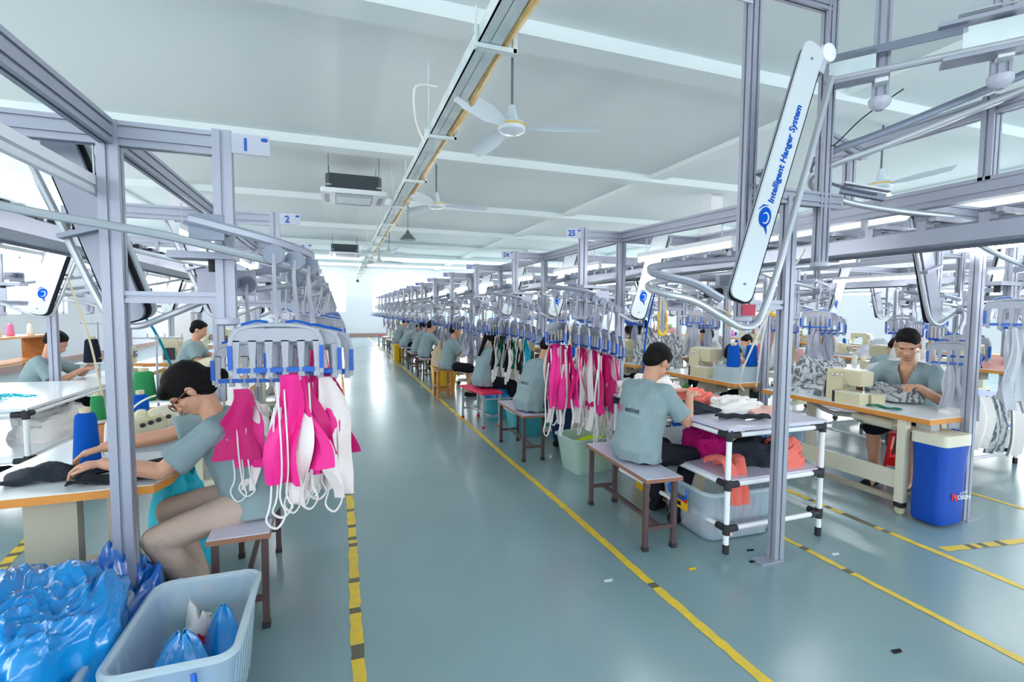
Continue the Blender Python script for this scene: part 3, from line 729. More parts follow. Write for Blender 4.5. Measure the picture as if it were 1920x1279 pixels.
mb = MB(); mb.bar((3.12, 2.37, 2.36), (3.3, 2.21, 2.29), .05, .04, 'alu_dark'); mb.bar((3.12, 2.35, 2.40), (3.32, 2.19, 2.33), .06, .012, 'steel'); mb.build('mounting_plate', r2)
gb = empty('raised_gantry_beam', (0, 0, 0), 0, 'raised grey gantry beam with a square upright at the right edge', 'beam')
MB().prof((3.5, 1.35, 2.72), (3.5, 2.75, 2.72), .06, .1).build('beam_profile', gb)
MB().prof((3.5, 1.78, 2.31), (3.5, 1.78, 2.78), .08, .06).build('beam_upright', gb)
MB().prof((3.5, 2.6, 2.31), (3.5, 2.6, 2.70), .06, .06).build('beam_upright', gb)
MB().prof((3.5, 2.5, 2.66), (2.85, 2.3, 2.66), .05, .06).build('cross_member', gb)

# ---------------------------------------------------------------- ceiling fittings
PITCHS = .75
def fan(x, y, z, a0, label):
    o = empty('ceiling_fan', (x, y, z), a0, label, 'ceiling fan', 'ceiling fans over the hall')
    MB().tube([(0, 0, .2), (0, 0, CEIL - z)], .013, 'fan_rod', 8).build('down_rod', o)
    MB().lathe([(.03, .22), (.035, .2), (.06, .1), (.065, .06)], 'fan_white', (0, 0, 0), 16).build('canopy_cup', o)
    mb = MB(); mb.lathe([(.07, .06), (.13, .045), (.145, .015), (.135, -.03), (.09, -.055), (.02, -.06)], 'fan_white', (0, 0, 0), 20); mb.build('motor_housing', o)
    MB().lathe([(.1455, .018), (.1475, .012), (.1455, .004)], 'sticker_y', (0, 0, 0), 20).build('trim_ring', o)
    for i in range(3):
        Mr = Matrix.Rotation(i * 2 * pi / 3, 4, 'Z'); mb = MB()
        def fn(u, v): 
            x_ = .16 + u * .74; wd = (.06 + .07 * min(1, u * 3)) * (1 if u < .9 else .8); yy = (v - .5) * wd
            return Mr @ V((x_, yy, yy * PITCHS - u * .01))
        mb.sheet(fn, 10, 2, 'fan_white', .005); mb.build('blade', o)
for i, (x, y, z, a, n) in enumerate(((1.68, 4.79, 3.4, R(-20), 'nearest ceiling fan with three white blades above the aisle'), (1.65, 8.68, 3.4, R(-5), 'second ceiling fan along the aisle behind the cable tray'),
        (1.54, 15.9, 3.4, .7, 'third ceiling fan from the front above the aisle'), (1.48, 19.2, 3.4, .2, 'farthest ceiling fan above the aisle'), (7.0, 4.75, 3.3, .45, 'ceiling fan seen through the raised rails on the right'), (-5.5, 7.5, 3.35, .1, 'ceiling fan over the far left machines'))): fan(x, y, z, a, n)
ct = empty('cable_tray', (0, 0, 0), 0, 'galvanised cable tray with tan hose running down the hall ceiling', 'cable tray')
mb = MB(); mb.box(.93, .99, 1.2, 29.8, 3.38, 3.40, 'galv'); mb.box(.93, .935, 1.2, 29.8, 3.38, 3.50, 'galv'); mb.box(1.0, 1.004, 1.2, 29.8, 3.38, 3.43, 'galv'); mb.box(1.08, 1.084, 1.2, 29.8, 3.38, 3.42, 'galv'); mb.box(.99, 1.08, 1.2, 29.8, 3.38, 3.384, 'galv'); mb.build('tray_channel', ct)
mb = MB(); mb.tube([(1.13 + .012 * sin(i * .9), 1.2 + i * .4, 3.42 + .012 * sin(i * 1.3)) for i in range(72)], .04, 'tan_hose', 8); mb.build('hose', ct)
for i in range(15):
    y = 3.35 + i * 1.85; mb = MB(); mb.bar((.9, y, 3.36), (1.2, y, 3.36), .05, .03, 'galv'); mb.bar((1.19, y, 3.34), (1.19, y, 3.56 if i % 2 else CEIL), .03, .05, 'galv', (0, 1, 0)); mb.bar((.91, y, 3.34), (.91, y, 3.62 if i % 2 == 0 else CEIL), .012, .03, 'galv', (0, 1, 0)); mb.build('tray_bracket', ct)
MB().tube(smooth_path([(.86, 5.2, 3.3), (.78, 5.2, 3.5), (.76, 5.2, 3.78), (.82, 5.2, 3.86), (1.0, 5.2, 3.87)], 5), .012, 'palecloth', 6).build('conduit_bend', ct)
def ac(x, y, z, s_, label):
    o = empty('air_conditioner', (x, y, z), 0, label, 'air conditioner', 'ceiling air conditioners'); o.scale = (s_, s_, s_)
    mb = MB(); mb.prism([(-.4, -.3), (.4, -.3), (.45, -.2), (.45, .3), (.4, .4), (-.4, .4), (-.45, .3), (-.45, -.2)], .02, .3, 'ac_dark'); mb.build('unit_body', o)
    mb = MB(); mb.prism([(p[0] * 1, p[1]) for p in rrect(1.04, .98, .04, 3)], -.05, .02, 'ac_white'); mb.build('grille_panel', o)
    mb = MB(); mb.box(-.3, .3, -.25, .25, -.06, -.05, 'ac_grey')
    for i in range(9): mb.box(-.28, .28, -.23 + i * .055, -.21 + i * .055, -.066, -.06, 'ac_white')
    mb.build('intake_grille', o)
    mb = MB()
    for s2 in (-1, 1): mb.box(s2 * .43 - .04, s2 * .43 + .04, -.3, .3, -.056, -.05, 'ac_grey'); mb.box(-.3, .3, s2 * .4 - .035, s2 * .4 + .035, -.056, -.05, 'ac_grey')
    mb.build('air_flap', o)
    mb = MB()
    for a in (-.4, .4):
        for b_ in (-.3, .4): mb.tube([(a, b_, .12), (a, b_, (CEIL - z) / s_)], .006, 'fan_rod', 5); mb.box(a - .04, a + .04, b_ - .02, b_ + .02, .1, .12, 'steel')
    mb.build('hanger_rod', o)
    return o
ac(.28, 9.0, 3.5, 1.0, 'dark cassette air conditioner with white grille nearest the camera'); ac(.25, 18.1, 3.5, 1, 'small looking air conditioner farther down the ceiling'); 
o = empty('pendant_lamp', (1.32, 9.93, 2.95), 0, 'grey conical pendant lamp hanging above the aisle', 'pendant lamp')
MB().tube([(0, 0, .16), (0, 0, CEIL - 2.95)], .006, 'fan_rod', 6).build('cord', o)
MB().lathe([(.155, 0), (.15, .015), (.09, .09), (.04, .13), (.03, .18), (.012, .19)], 'lampshade', (0, 0, 0), 18).build('lamp_shade', o)
o = empty('security_camera', (1.0, 27.5, 3.12), 0, 'small dark camera hanging at the far end of the cable tray', 'security camera')
MB().tube([(0, 0, .05), (0, 0, .3)], .01, 'fan_rod', 6).build('camera_stem', o); MB().ell((0, 0, 0), (.08, .08, .08), 'ac_dark').build('camera_dome', o)

# ---------------------------------------------------------------- furniture
def make_sewing_table(wood='wood_edge', top='white_top', ln=1.35, wd=.6, sx=1, panel='cream_light'):
    """origin at the floor under the inner near corner; x = worker side 0..wd, y length"""
    o = empty('sewing_table', label='x', cat='sewing table')
    def S(pts): return [(sx * a, b_) for a, b_ in pts]
    pl = S([(0, .0), (wd * .62, 0), (wd, .10), (wd, ln), (0, ln)])
    MB().prism(pl, .74, .782, wood).build('edge_board', o, 0)
    MB().prism([(a + (sx * .004 if abs(a) < 1e-6 else -sx * .004), b_ + (.004 if b_ < .5 else -.004)) for a, b_ in pl], .782, .786, top).build('tabletop', o, 0)
    for y in (.16, ln - .16):
        mb = MB(); mb.box(min(sx * .1, sx * .5), max(sx * .1, sx * .5), y - .03, y + .03, .70, .74, 'cream_dark'); 
        x0, x1 = sorted((sx * .26, sx * .34)); mb.box(x0, x1, y - .04, y + .04, .12, .70, panel); x0, x1 = sorted((sx * .06, sx * .54)); mb.box(x0, x1, y - .03, y + .03, .06, .12, panel)
        mb.build('leg', o, 0)
        mb = MB()
        for x in (.08, .52): mb.lathe([(.03, -.02), (.035, -.015), (.035, .015), (.03, .02)], 'rubber', (sx * x, y, .035), 10, Matrix.Rotation(R(90), 3, 'X'))
        mb.build('caster', o)
    x0, x1 = sorted((sx * .28, sx * .33)); MB().box(x0, x1, .18, ln - .18, .16, .28, panel).build('stretcher', o, 0)
    x0, x1 = sorted((sx * .28, sx * .52)); MB().box(x0, x1, ln * .45, ln * .45 + .28, .14, .16, 'cream_dark').build('treadle', o, 0)
    mb = MB(); mb.lathe([(.05, -.12), (.075, -.1), (.075, .08), (.05, .1), (.03, .14)], 'cream_light', (sx * .3, ln * .55, .62), 12, Matrix.Rotation(R(90), 3, 'X')); mb.build('motor', o)
    mb = MB(); mb.box(*sorted((sx * .12, sx * .3)), ln * .3, ln * .3 + .18, .62, .74, 'cream_dark'); mb.build('control_box', o, 0)
    return o
def make_lockstitch():
    """sewing machine head; x axis along the arm (needle at +x), origin on table"""
    o = empty('sewing_machine', label='x', cat='sewing machine')
    MB().prism(rrect(.46, .17, .02), 0, .03, 'cream_dark').build('bed', o)
    mb = MB(); mb.prism([(-.2, .03), (-.08, .03), (-.09, .17), (-.07, .2), (.16, .2), (.17, .1), (.2, .1), (.21, .27), (.19, .3), (-.17, .3), (-.21, .26)], -.05, .05, 'cream', Matrix.Rotation(R(90), 4, 'X')); mb.build('machine_arm', o, 30)
    MB().lathe([(.02, -.02), (.055, -.02), (.06, 0), (.055, .02), (.02, .025)], 'cream_light', (-.24, 0, .22), 16, Matrix.Rotation(R(90), 3, 'Y')).build('handwheel', o)
    mb = MB(); mb.tube([(.185, 0, .03), (.185, 0, .12)], .005, 'chrome', 6); mb.box(.165, .205, -.03, .03, .03, .036, 'chrome'); mb.tube([(.17, 0, .04), (.17, 0, .12)], .006, 'chrome', 6); mb.build('needle_bar', o)
    mb = MB(); mb.box(.1, .2, -.065, -.05, .17, .25, 'alu_dark'); mb.lathe([(.012, 0), (.018, .01), (.0, .02)], 'chrome', (.15, -.06, .22), 8, Matrix.Rotation(R(90), 3, 'X')); mb.build('face_cover', o)
    return o
def make_boxmachine():
    """coverstitch machine with block body and a box motor cover"""
    o = empty('sewing_machine', label='x', cat='sewing machine')
    MB().box(-.06, .26, -.1, .1, 0, .10, 'cream').build('cylinder_bed', o, 0)
    mb = MB(); mb.box(-.22, -.04, -.1, .1, 0, .3, 'cream'); mb.box(-.22, .14, -.09, .09, .17, .32, 'cream'); mb.prism(rrect(.3, .14, .03), .32, .335, 'cream_light', Matrix.Translation((-.04, 0, 0))); mb.build('machine_arm', o, 30)
    mb = MB(); mb.tube([(.11, 0, .1), (.11, 0, .18)], .008, 'chrome', 6); mb.tube([(.09, .03, .1), (.09, .03, .18)], .006, 'chrome', 6); mb.box(.05, .15, -.04, .04, .1, .108, 'chrome'); mb.tube(smooth_path([(-.02, -.1, .22), (.04, -.13, .16), (.1, -.1, .13)], 4), .006, 'chrome', 6); mb.build('presser_foot', o)
    mb = MB(); mb.box(-.26, -.225, -.07, .07, .0, .18, 'rubber'); mb.build('handwheel', o)
    mb = MB(); mb.box(.0, .25, -.26, -.13, .0, .11, 'cream'); mb.box(-.03, 0, -.26, -.13, 0, .12, 'rubber'); mb.box(-.02, .25, -.26, -.13, .11, .12, 'cream_light'); mb.build('motor_cover', o, 0)
    mb = MB()
    for x in (-.15, -.1, -.05): mb.lathe([(.008, 0), (.014, .008), (.014, .012), (0, .02)], 'chrome', (x, -.1, .27), 8, Matrix.Rotation(R(90), 3, 'X'))
    mb.build('tension_dial', o)
    return o
def make_overlock():
    o = empty('sewing_machine', label='x', cat='sewing machine')
    mb = MB(); mb.prism(rrect(.34, .26, .03), 0, .05, 'greypaint'); mb.build('bed', o, 30)
    mb = MB(); mb.ell((-.1, .02, .15), (.05, .06, .07), 'cream', 12); mb.prism(rrect(.17, .11, .02), .05, .17, 'cream', Matrix.Translation((-.06, 0, 0))); mb.ell((-.02, 0, .18), (.06, .045, .045), 'cream', 12); mb.prism([(-.02, .05), (.08, .05), (.09, .2), (.05, .24), (-.03, .22)], -.04, .04, 'cream_light', Matrix.Rotation(R(90), 4, 'X')); mb.build('machine_arm', o)
    mb = MB(); mb.tube([(.1, -.02, .05), (.1, -.02, .2)], .01, 'chrome', 6); mb.tube([(.125, .02, .05), (.125, .02, .17)], .008, 'chrome', 6); mb.box(.06, .16, -.06, .05, .05, .062, 'chrome'); mb.box(.09, .13, -.08, -.04, .08, .15, 'alu_dark'); mb.tube([(.06, -.05, .12), (.13, -.08, .09)], .007, 'steel', 6); mb.build('presser_foot', o)
    mb = MB(); mb.tube(smooth_path([(-.16, 0, .12), (-.14, -.03, .24), (-.02, -.04, .31), (.12, -.04, .27), (.2, 0, .2)], 5), .006, 'cone_white', 6); mb.build('thread_guide', o)
    mb = MB()
    for x in (-.1, -.06, -.02, .03): mb.lathe([(.008, 0), (.015, .008), (.015, .012), (0, .022)], 'rubber', (x, -.065, .13 + (x + .1) * .3), 8, Matrix.Rotation(R(90), 3, 'X'))
    mb.build('tension_dial', o)
    MB().lathe([(.02, -.02), (.05, -.015), (.05, .015), (.02, .02)], 'cream_dark', (-.18, 0, .13), 14, Matrix.Rotation(R(90), 3, 'Y')).build('handwheel', o)
    return o
def make_threadstand():
    o = empty('thread_stand', label='x', cat='thread stand')
    MB().tube([(0, 0, 0), (0, 0, .62)], .007, 'alu', 6).build('pole', o)
    mb = MB(); mb.tube([(-.16, 0, .6), (.16, 0, .6)], .005, 'alu', 6); mb.tube([(0, -.08, .6), (0, .08, .6)], .005, 'alu', 6)
    for x in (-.15, -.05, .05, .15): mb.tube([(x, 0, .6), (x, .0, .63)], .004, 'alu', 5)
    mb.build('thread_arm', o)
    mb = MB(); mb.tube([(-.2, .05, .17), (.2, .05, .17)], .006, 'white', 6); mb.tube([(-.2, -.05, .17), (.2, -.05, .17)], .006, 'white', 6); mb.box(-.2, .2, -.06, .06, .165, .175, 'white'); mb.build('cone_shelf', o)
    return o
def make_cone(m, r=.055, h=.2, core=True):
    o = empty('thread_cone', label='x', cat='thread cone')
    MB().lathe([(r * .9, 0), (r, .01), (r * .98, .03), (r * .78, h * .88), (r * .7, h * .96), (r * .5, h)], m, (0, 0, 0), 18).build('wound_thread', o)
    MB().lathe([(r * .42, h), (r * .42, h * 1.1), (r * .3, h * 1.1)], 'paper_core', (0, 0, 0), 12).build('cone_core', o)
    return o
def make_bench(L=.9, W=.27, H=.49, top='lilac_top', edge='wood_dark', leg='leg_brown', foot='rubber'):
    o = empty('bench', label='x', cat='bench')
    MB().box(-W / 2, W / 2, -L / 2, L / 2, H - .028, H - .004, edge).build('edge_board', o, 0)
    MB().box(-W / 2 + .004, W / 2 - .004, -L / 2 + .004, L / 2 - .004, H - .004, H, top).build('seat_top', o, 0)
    for x in (-1, 1):
        for y in (-1, 1):
            lg = MB().bar((x * (W / 2 - .03), y * (L / 2 - .05), .02), (x * (W / 2 - .03), y * (L / 2 - .05), H - .028), .03, .03, leg).build('leg', o, 0)
            MB().bar((x * (W / 2 - .03), y * (L / 2 - .05), 0), (x * (W / 2 - .03), y * (L / 2 - .05), .03), .036, .036, foot).build('foot_cap', lg, 0)
    for y in (-1, 1): MB().bar((-W / 2 + .03, y * (L / 2 - .05), .15), (W / 2 - .03, y * (L / 2 - .05), .15), .024, .024, leg).build('end_stretcher', o, 0)
    MB().bar((0, -L / 2 + .05, .15), (0, L / 2 - .05, .15), .024, .024, leg).build('long_stretcher', o, 0)
    return o
def make_woodstool(L=.42, W=.3, H=.5):
    o = empty('wooden_stool', label='x', cat='stool')
    MB().box(-W / 2, W / 2, -L / 2, L / 2, H - .03, H, 'wood').build('seat_top', o, 0)
    for x in (-1, 1):
        for y in (-1, 1): MB().bar((x * (W / 2 - .03), y * (L / 2 - .03), 0), (x * (W / 2 - .035), y * (L / 2 - .035), H - .03), .045, .045, 'wood').build('leg', o, 0)
    for y in (-1, 1): MB().bar((-W / 2 + .03, y * (L / 2 - .03), .14), (W / 2 - .03, y * (L / 2 - .03), .14), .02, .04, 'wood').build('stretcher', o, 0)
    for x in (-1, 1): MB().bar((x * (W / 2 - .03), -L / 2 + .03, .2), (x * (W / 2 - .03), L / 2 - .03, .2), .02, .04, 'wood').build('stretcher', o, 0)
    return o
def shelf_table(loc, W, L, H, label, shelves=(.42,), low=.14, top='lilac_top'):
    o = empty('pipe_shelf_table', loc, 0, label, 'shelf table')
    MB().box(-.02, W + .02, -.02, L + .02, H - .022, H, top).build('tabletop', o, 0)
    for x in (0, W):
        for y in (0, L):
            lg = MB().tube([(x, y, .03), (x, y, H - .03)], .0175, 'white', 10).build('leg', o)
            mb = MB(); mb.tube([(x, y, 0), (x, y, .06)], .021, 'rubber', 10); mb.build('foot_cap', lg)
    lv = list(shelves) + [low, H - .05]
    for z in lv:
        mb = MB()
        for y in (0, L): mb.tube([(0, y, z), (W, y, z)], .0165, 'white', 10)
        for x in (0, W): mb.tube([(x, 0, z + .0), (x, L, z + .0)], .0165, 'white', 10)
        mb.build('cross_pipe', o)
        mb = MB()
        for x in (0, W):
            for y in (0, L):
                mb.tube([(x, y, z - .035), (x, y, z + .035)], .024, 'rubber', 10); dx = .08 if x == 0 else -.08; dy = .08 if y == 0 else -.08
                mb.tube([(x, y, z), (x + dx, y, z)], .0225, 'rubber', 10); mb.tube([(x, y, z), (x, y + dy, z)], .0225, 'rubber', 10)
        mb.build('pipe_joint', o)
    for z in shelves: MB().box(.0, W, .0, L, z + .018, z + .03, top).build('shelf_board', o, 0)
    return o
def make_bin(L=.6, W=.4, H=.36, m='clear', rim='clear_rim', handle='handle_blue', sticker=True, name='storage_bin'):
    """open translucent tote, long axis x"""
    o = empty(name, label='x', cat='storage bin')
    def ring(w_, l, z, r=.06): return [V((x, y, z)) for x, y in rrect(l, w_, r, 5)]
    mb = MB(); n = len(ring(1, 1, 0)); a = ring(W * .82, L * .84, 0); b_ = ring(W, L, H); c = ring(W - .012, L - .012, H); d = ring(W * .82 - .012, L * .84 - .012, .008)
    rings = [a, b_, c, d]; vs = [p for r in rings for p in r]
    fs = [(i * n + k, i * n + (k + 1) % n, (i + 1) * n + (k + 1) % n, (i + 1) * n + k) for i in range(3) for k in range(n)] + [tuple(range(n - 1, -1, -1)), tuple(range(3 * n, 4 * n))]
    mb.add(vs, fs, m); mb.build('tub', o, 40)
    mb = MB(); pts = ring(W + .012, L + .012, H - .005); mb.tube(pts, .014, rim, 6, True); mb.build('rim', o)
    if m.startswith('clear'):
        mb = MB()
        for s_ in (-1, 1):
            for i in range(7):
                x = (i / 6 - .5) * L * .72; mb.bar((x * .95, s_ * W * .415, .02), (x, s_ * W * .495, H - .05), .004, .004, m)
        mb.build('rib', o, 0)
    if handle:
        for s_ in (-1, 1):
            mb = MB(); x = s_ * (L / 2 + .018)
            mb.tube(smooth_path([(x, -.075, H - .03), (x + s_ * .012, -.08, H - .07), (x + s_ * .015, -.06, H - .10), (x + s_ * .015, 0, H - .105), (x + s_ * .015, .06, H - .10), (x + s_ * .012, .08, H - .07), (x, .075, H - .03)], 4), .009, handle, 6)
            mb.build('handle', o)
    if sticker:
        st = MB().box(-L / 2 * .985 - .004, -L / 2 * .98, -.055, .055, H * .42, H * .66, 'sticker_y').build('sticker', o, 0)
        MB().box(-L / 2 * .985 - .006, -L / 2 * .985 - .003, -.055, .055, H * .59, H * .66, 'red_plastic').build('sticker_band', st, 0)
        MB().box(-L / 2 * .985 - .006, -L / 2 * .985 - .003, .0, .035, H * .47, H * .56, 'black').build('sticker_picture', st, 0)
    return o
def heap(name, c, rx, ry, h, m, label, cat, seed=0, rough=.5, freq=6, res=26, ridged=True, parent=None, flat=.0, smooth=60):
    """crumpled pile: a closed lump with ridged folds"""
    off = V((seed * 3.7, seed * 1.9, seed * .7)); mb = MB(); res = int(res * 1.7); n = res; k = max(6, res // 2); rings = []
    for i in range(k + 1):
        t = i / k; ph = t * pi / 2; ring = []
        for j in range(n):
            a = 2 * pi * j / n; rr = cos(ph); d = V((cos(a) * rr, sin(a) * rr, sin(ph)))
            n1 = noise.noise(d * freq * .35 + off); wq = d * freq * .55 + V((n1 * 1.6, -n1 * 1.4, n1)) + off
            rd = .6 - 1.6 * abs(noise.noise(wq)) + .5 * (.5 - 1.6 * abs(noise.noise(wq * 2.1 + off)))
            s_ = 1 + rough * (n1 * .4 + rd * .22)
            ring.append(V((d.x * rx * s_, d.y * ry * s_, max(0, (d.z ** .7) * h * (1 + rough * (n1 * .7 + rd * .42))))))
        rings.append(ring)
    mb.loft(rings, m); o = mb.build(name, parent, smooth, c)
    if label: tag(o, label, cat)
    return o
def drape(name, c, fn, nu, nv, m, label, cat, th=.006):
    o = MB().sheet(fn, nu, nv, m, th).build(name, None, 60, c); return tag(o, label, cat)

STR = Proto(make_sewing_table(sx=-1)); ST = Proto(make_sewing_table(sx=1))
LK = Proto(make_lockstitch()); BM = Proto(make_boxmachine()); OV = Proto(make_overlock()); TS = Proto(make_threadstand())
CN = {c: Proto(make_cone('cone_' + c)) for c in ('green', 'blue', 'teal', 'black', 'white', 'pink')}
BN = Proto(make_bench())
# right aisle row: tables stand right of the benches. STR (sx=-1) has its worker side at -x
def place_table(x, y, side, where, mach=None, mrz=0, far=False):
    """x = inner edge; side -1 worker at -x, +1 worker at +x"""
    pr = STR if side < 0 else ST
    pr.put((x, y, 0), 0, 'wood edged sewing table %s' % where, 'sewing tables in the machine rows')
    if mach:
        mach.put((x + side * .27, y + .72, .786), mrz, 'cream sewing machine %s' % where, 'cream sewing machines')
for k in range(1, NR - 1):
    Y = 2.28 + PITCH * k
    where = 'at station %s right of the aisle' % NW[k] if k < 6 else 'at the %s place of the right aisle row' % ORD[k]
    place_table(2.92, Y + .22, -1, where, (LK, OV, BM)[k % 3], R(90))
    if k < 9:
        TS.put((2.80, Y + 1.3, .786), R(90), 'thin metal thread stand %s' % where, 'thread stands on sewing tables')
        for j, cx in enumerate((-.12, .0, .12)):
            c = ('white', 'green', 'white', 'blue', 'teal', 'black')[(j + k) % 6]
            CN[c].put((2.80, Y + 1.3 + cx, .962), 0, '%s thread cone, %s on the stand %s' % (c, ORD[j], where), 'thread cones on stands', (.75, .75, .75))
    if k > 2: heap('cloth_pile', (2.62, Y + .5, .786), .13, .16, .1, ('palecloth', 'greycloth', 'tancloth', 'palecloth')[k % 4], 'small cloth pile %s' % where, 'cloth pile', k, .7, 6, 16)
for k in range(0, 8):
    Y = 2.28 + PITCH * k; where = 'at the %s place behind the right aisle row' % ORD[k]
    if k == 0: BM.put((4.28, 3.05, .786), R(-90), 'cream block machine before the man facing the camera', 'cream sewing machines', (.85, .85, .82)); continue
    place_table(4.03, Y + .02, 1, where, BM if k < 3 else (LK, OV)[k % 2], R(-90) if k < 3 else R(90))
for k in range(0, NL):
    Y = 2.5 + PITCH * k; where = 'at station %s left of the aisle' % NL_[k] if k < 5 else 'at the %s place of the left aisle row' % ORD[k]
    if k == 0: continue
    place_table(-1.42, Y + .15, 1, where, (OV, LK)[k % 2], R(90))
    if k < 7:
        for j, cx in enumerate((-.1, .03)):
            c = ('green', 'green', 'white', 'blue')[(j + k * 2) % 4] if k > 1 else 'white'
            CN[c].put((-1.3, Y + 1.1 + cx * 1.3, .786), 0, '%s thread cone standing %s %s' % (c, ORD[j], where), 'thread cones left of the aisle')
for k in range(2, 9):
    Y = 2.5 + PITCH * k; where = 'at the %s place across the left island' % ORD[k - 2]
    place_table(-2.15, Y + .12, -1, where, (LK, BM)[k % 2], R(90))
for (x, side, nm, k0, k1) in ((7.35, -1, 'third', 1, 10), (8.5, 1, 'fourth', 1, 9), (12.2, -1, 'fifth', 2, 8)):
    for k in range(k0, k1):
        where = 'at the %s place of the %s machine row' % (ORD[k - k0], nm); y = 1.9 + PITCH * k + .15
        place_table(x, y, side, where, (LK, BM, OV)[k % 3], R(90))
        heap('cloth_pile', (x + side * .3, y + .25, .786), .2, .18, .16, ('plaid', 'palecloth', 'dustypink', 'greycloth_light', 'tancloth')[(k + len(nm)) % 5], 'cloth pile %s' % where, 'cloth pile', k + 40, .7, 6, 16)
        if k < 7:
            for j in range(2):
                c = ('blue', 'white', 'pink', 'white', 'teal')[(j * 2 + k) % 5]; CN[c].put((x + side * .12, y + 1.1 + .13 * j, .786), 0, '%s thread cone standing %s %s' % (c, ORD[j], where), 'thread cones in the rear rows')

# benches on the right of the aisle
BN.put((1.985, 3.03, 0), R(-3), 'lilac topped bench with brown legs under the nearest seated man', 'lilac topped benches')
BN.put((1.90, 5.06, 0), R(-1), 'lilac topped bench under the man in dark blue jeans', 'lilac topped benches')
b_ = make_bench(.82, .3, .48, 'bench_red', 'bench_red', 'steel', 'red_plastic'); b_.location = (1.86, 6.55, 0); b_.rotation_euler = (0, 0, R(8)); tag(b_, 'red topped bench with steel legs and red feet', 'bench')
b_ = make_woodstool(); b_.location = (1.78, 8.75, 0); tag(b_, 'orange brown wooden stool under the man before the cloth heap', 'stool')
for j, (x, y) in enumerate(((1.86, 11.2), (1.85, 12.8), (1.84, 14.6), (1.84, 16.5), (1.83, 18.6), (1.84, 20.6))):
    BN.put((x, y, 0), 0, 'lilac topped bench, %s beyond the wooden stool along the right row' % ORD[j], 'lilac topped benches')
pb = make_bench(.6, .28, .46, 'magenta', 'bench_red', 'steel'); pb.location = (1.80, 22.6, 0); tag(pb, 'small pink topped bench near the far end of the right row', 'bench')
BN.put((-.47, 2.98, 0), R(2), 'lilac topped bench under the woman with glasses', 'lilac topped benches')
for j, (x, y) in enumerate(((-.38, 5.0), (-.36, 6.6), (-.4, 8.6), (-.4, 10.6), (-.38, 12.5))):
    BN.put((x, y, 0), 0, 'lilac topped bench, %s behind the one with the woman in glasses' % ORD[j], 'lilac topped benches')

# ---------------------------------------------------------------- nearest left table and its things
t0 = empty('sewing_table', (-1.42, 2.60, 0), 0, 'white topped table with thick orange wooden edge beside the nearest left post', 'sewing table')
pl = [(-.16, -.02), (.62, 0), (.66, .12), (.62, 1.48), (-.10, 1.48)]
MB().prism(pl, .715, .75, 'wood_edge').build('edge_board', t0, 0)
MB().prism([(x * .985 + .004, y * .985 + .006) for x, y in pl], .75, .754, 'white_top').build('tabletop', t0, 0)
for x, nm in ((.12, 'cream_dark'), (.42, 'cream_dark')):
    mb = MB(); mb.box(x, x + (.19 if x < .2 else .10), .06, .12, .0, .715, nm); mb.build('leg', t0, 0)
MB().box(.12, .52, .06, .5, .20, .26, 'cream_dark').build('stretcher', t0, 0)
MB().box(.36, .40, .8, .88, 0, .715, 'cream_light').build('leg', t0, 0)
MB().box(.14, .46, .4, .7, .05, .08, 'greypaint', Matrix.Rotation(R(8), 4, 'X')).build('treadle', t0, 0)
MB().box(.2, .58, .62, 1.12, .754, .768, 'greypaint').build('machine_plate', t0, 0)
OV.put((-1.0, 3.42, .768), R(20), 'cream overlock machine under the green thread cones', 'cream sewing machines', (.95, .95, .9))
def cone1(c, x, y, z, r, h, label):
    o = make_cone('cone_' + c, r, h); o.location = (x, y, z); tag(o, label, 'thread cone')
cone1('blue', -1.24, 3.1, .754, .058, .26, 'large blue thread cone on the left end of the white table')
tag(MB().box(-.06, .06, -.06, .06, 0, .125, 'wood').build('wooden_block', None, 0, (-1.34, 3.5, .754)), 'small wooden block under the white dish', 'block')
cone1('green', -1.34, 3.5, .886, .04, .155, 'small dark green thread cone in a dish behind the blue cone')
cone1('white', -1.18, 3.25, .754, .045, .18, 'cream thread cone beside the nearest left post')
cone1('green', -1.25, 3.95, .930, .072, .2, 'large green thread cone, left one behind the overlock machine')
cone1('green', -1.09, 3.95, .930, .072, .2, 'large green thread cone, right one behind the overlock machine')
cone1('blue', -1.2, 3.72, .768, .055, .24, 'blue thread cone half hidden by the post, below the green cones')
TS.put((-1.17, 3.95, .754), 0, 'thread stand carrying the two large green cones', 'thread stands on sewing tables')
mb = MB(); mb.lathe([(.05, 0), (.065, .006), (.075, .025), (.07, .025), (.06, .008)], 'cone_white', (0, 0, 0), 18); o = mb.build('cone_dish', None, 40, (-1.34, 3.5, .88)); tag(o, 'round white dish under the small dark green cone', 'dish')
# a black mask-like cloth and black bands on the table
def darkfn(u, v): return ((u - .5) * .34 + .02 * sin(v * 6), (v - .5) * .22 * (1 - .5 * u), .012 + .06 * sin(pi * u) * sin(pi * v) + .008 * sin(u * 17 + v * 9))
drape('dark_cloth', (-1.28, 2.84, .756), darkfn, 16, 10, 'darkcloth', 'crumpled navy black cloth lying before the blue cone', 'cloth')
def bandfn(u, v): return ((u - .5) * .5, (v - .5) * .09 + .02 * sin(u * 5), .012 + .03 * u + .008 * sin(v * 9 + u * 6))
o = drape('dark_cloth', (-.93, 2.86, .756), bandfn, 14, 6, 'darkcloth', 'long black cloth strip under the forearm of the woman', 'cloth'); o.rotation_euler = (0, 0, .25)
o = drape('dark_cloth', (-.98, 2.72, .756), lambda u, v: ((u - .5) * .34, (v - .5) * .12, .01 + .012 * sin(v * 7 + u * 9)), 12, 6, 'darkcloth', 'second black cloth piece near the table edge by the post', 'cloth')
heap('cloth_pile', (-.72, 4.15, .55), .2, .25, .32, 'palecloth', 'off-white cloth heap behind the woman\'s face', 'cloth pile', 5, .7, 5, 24)
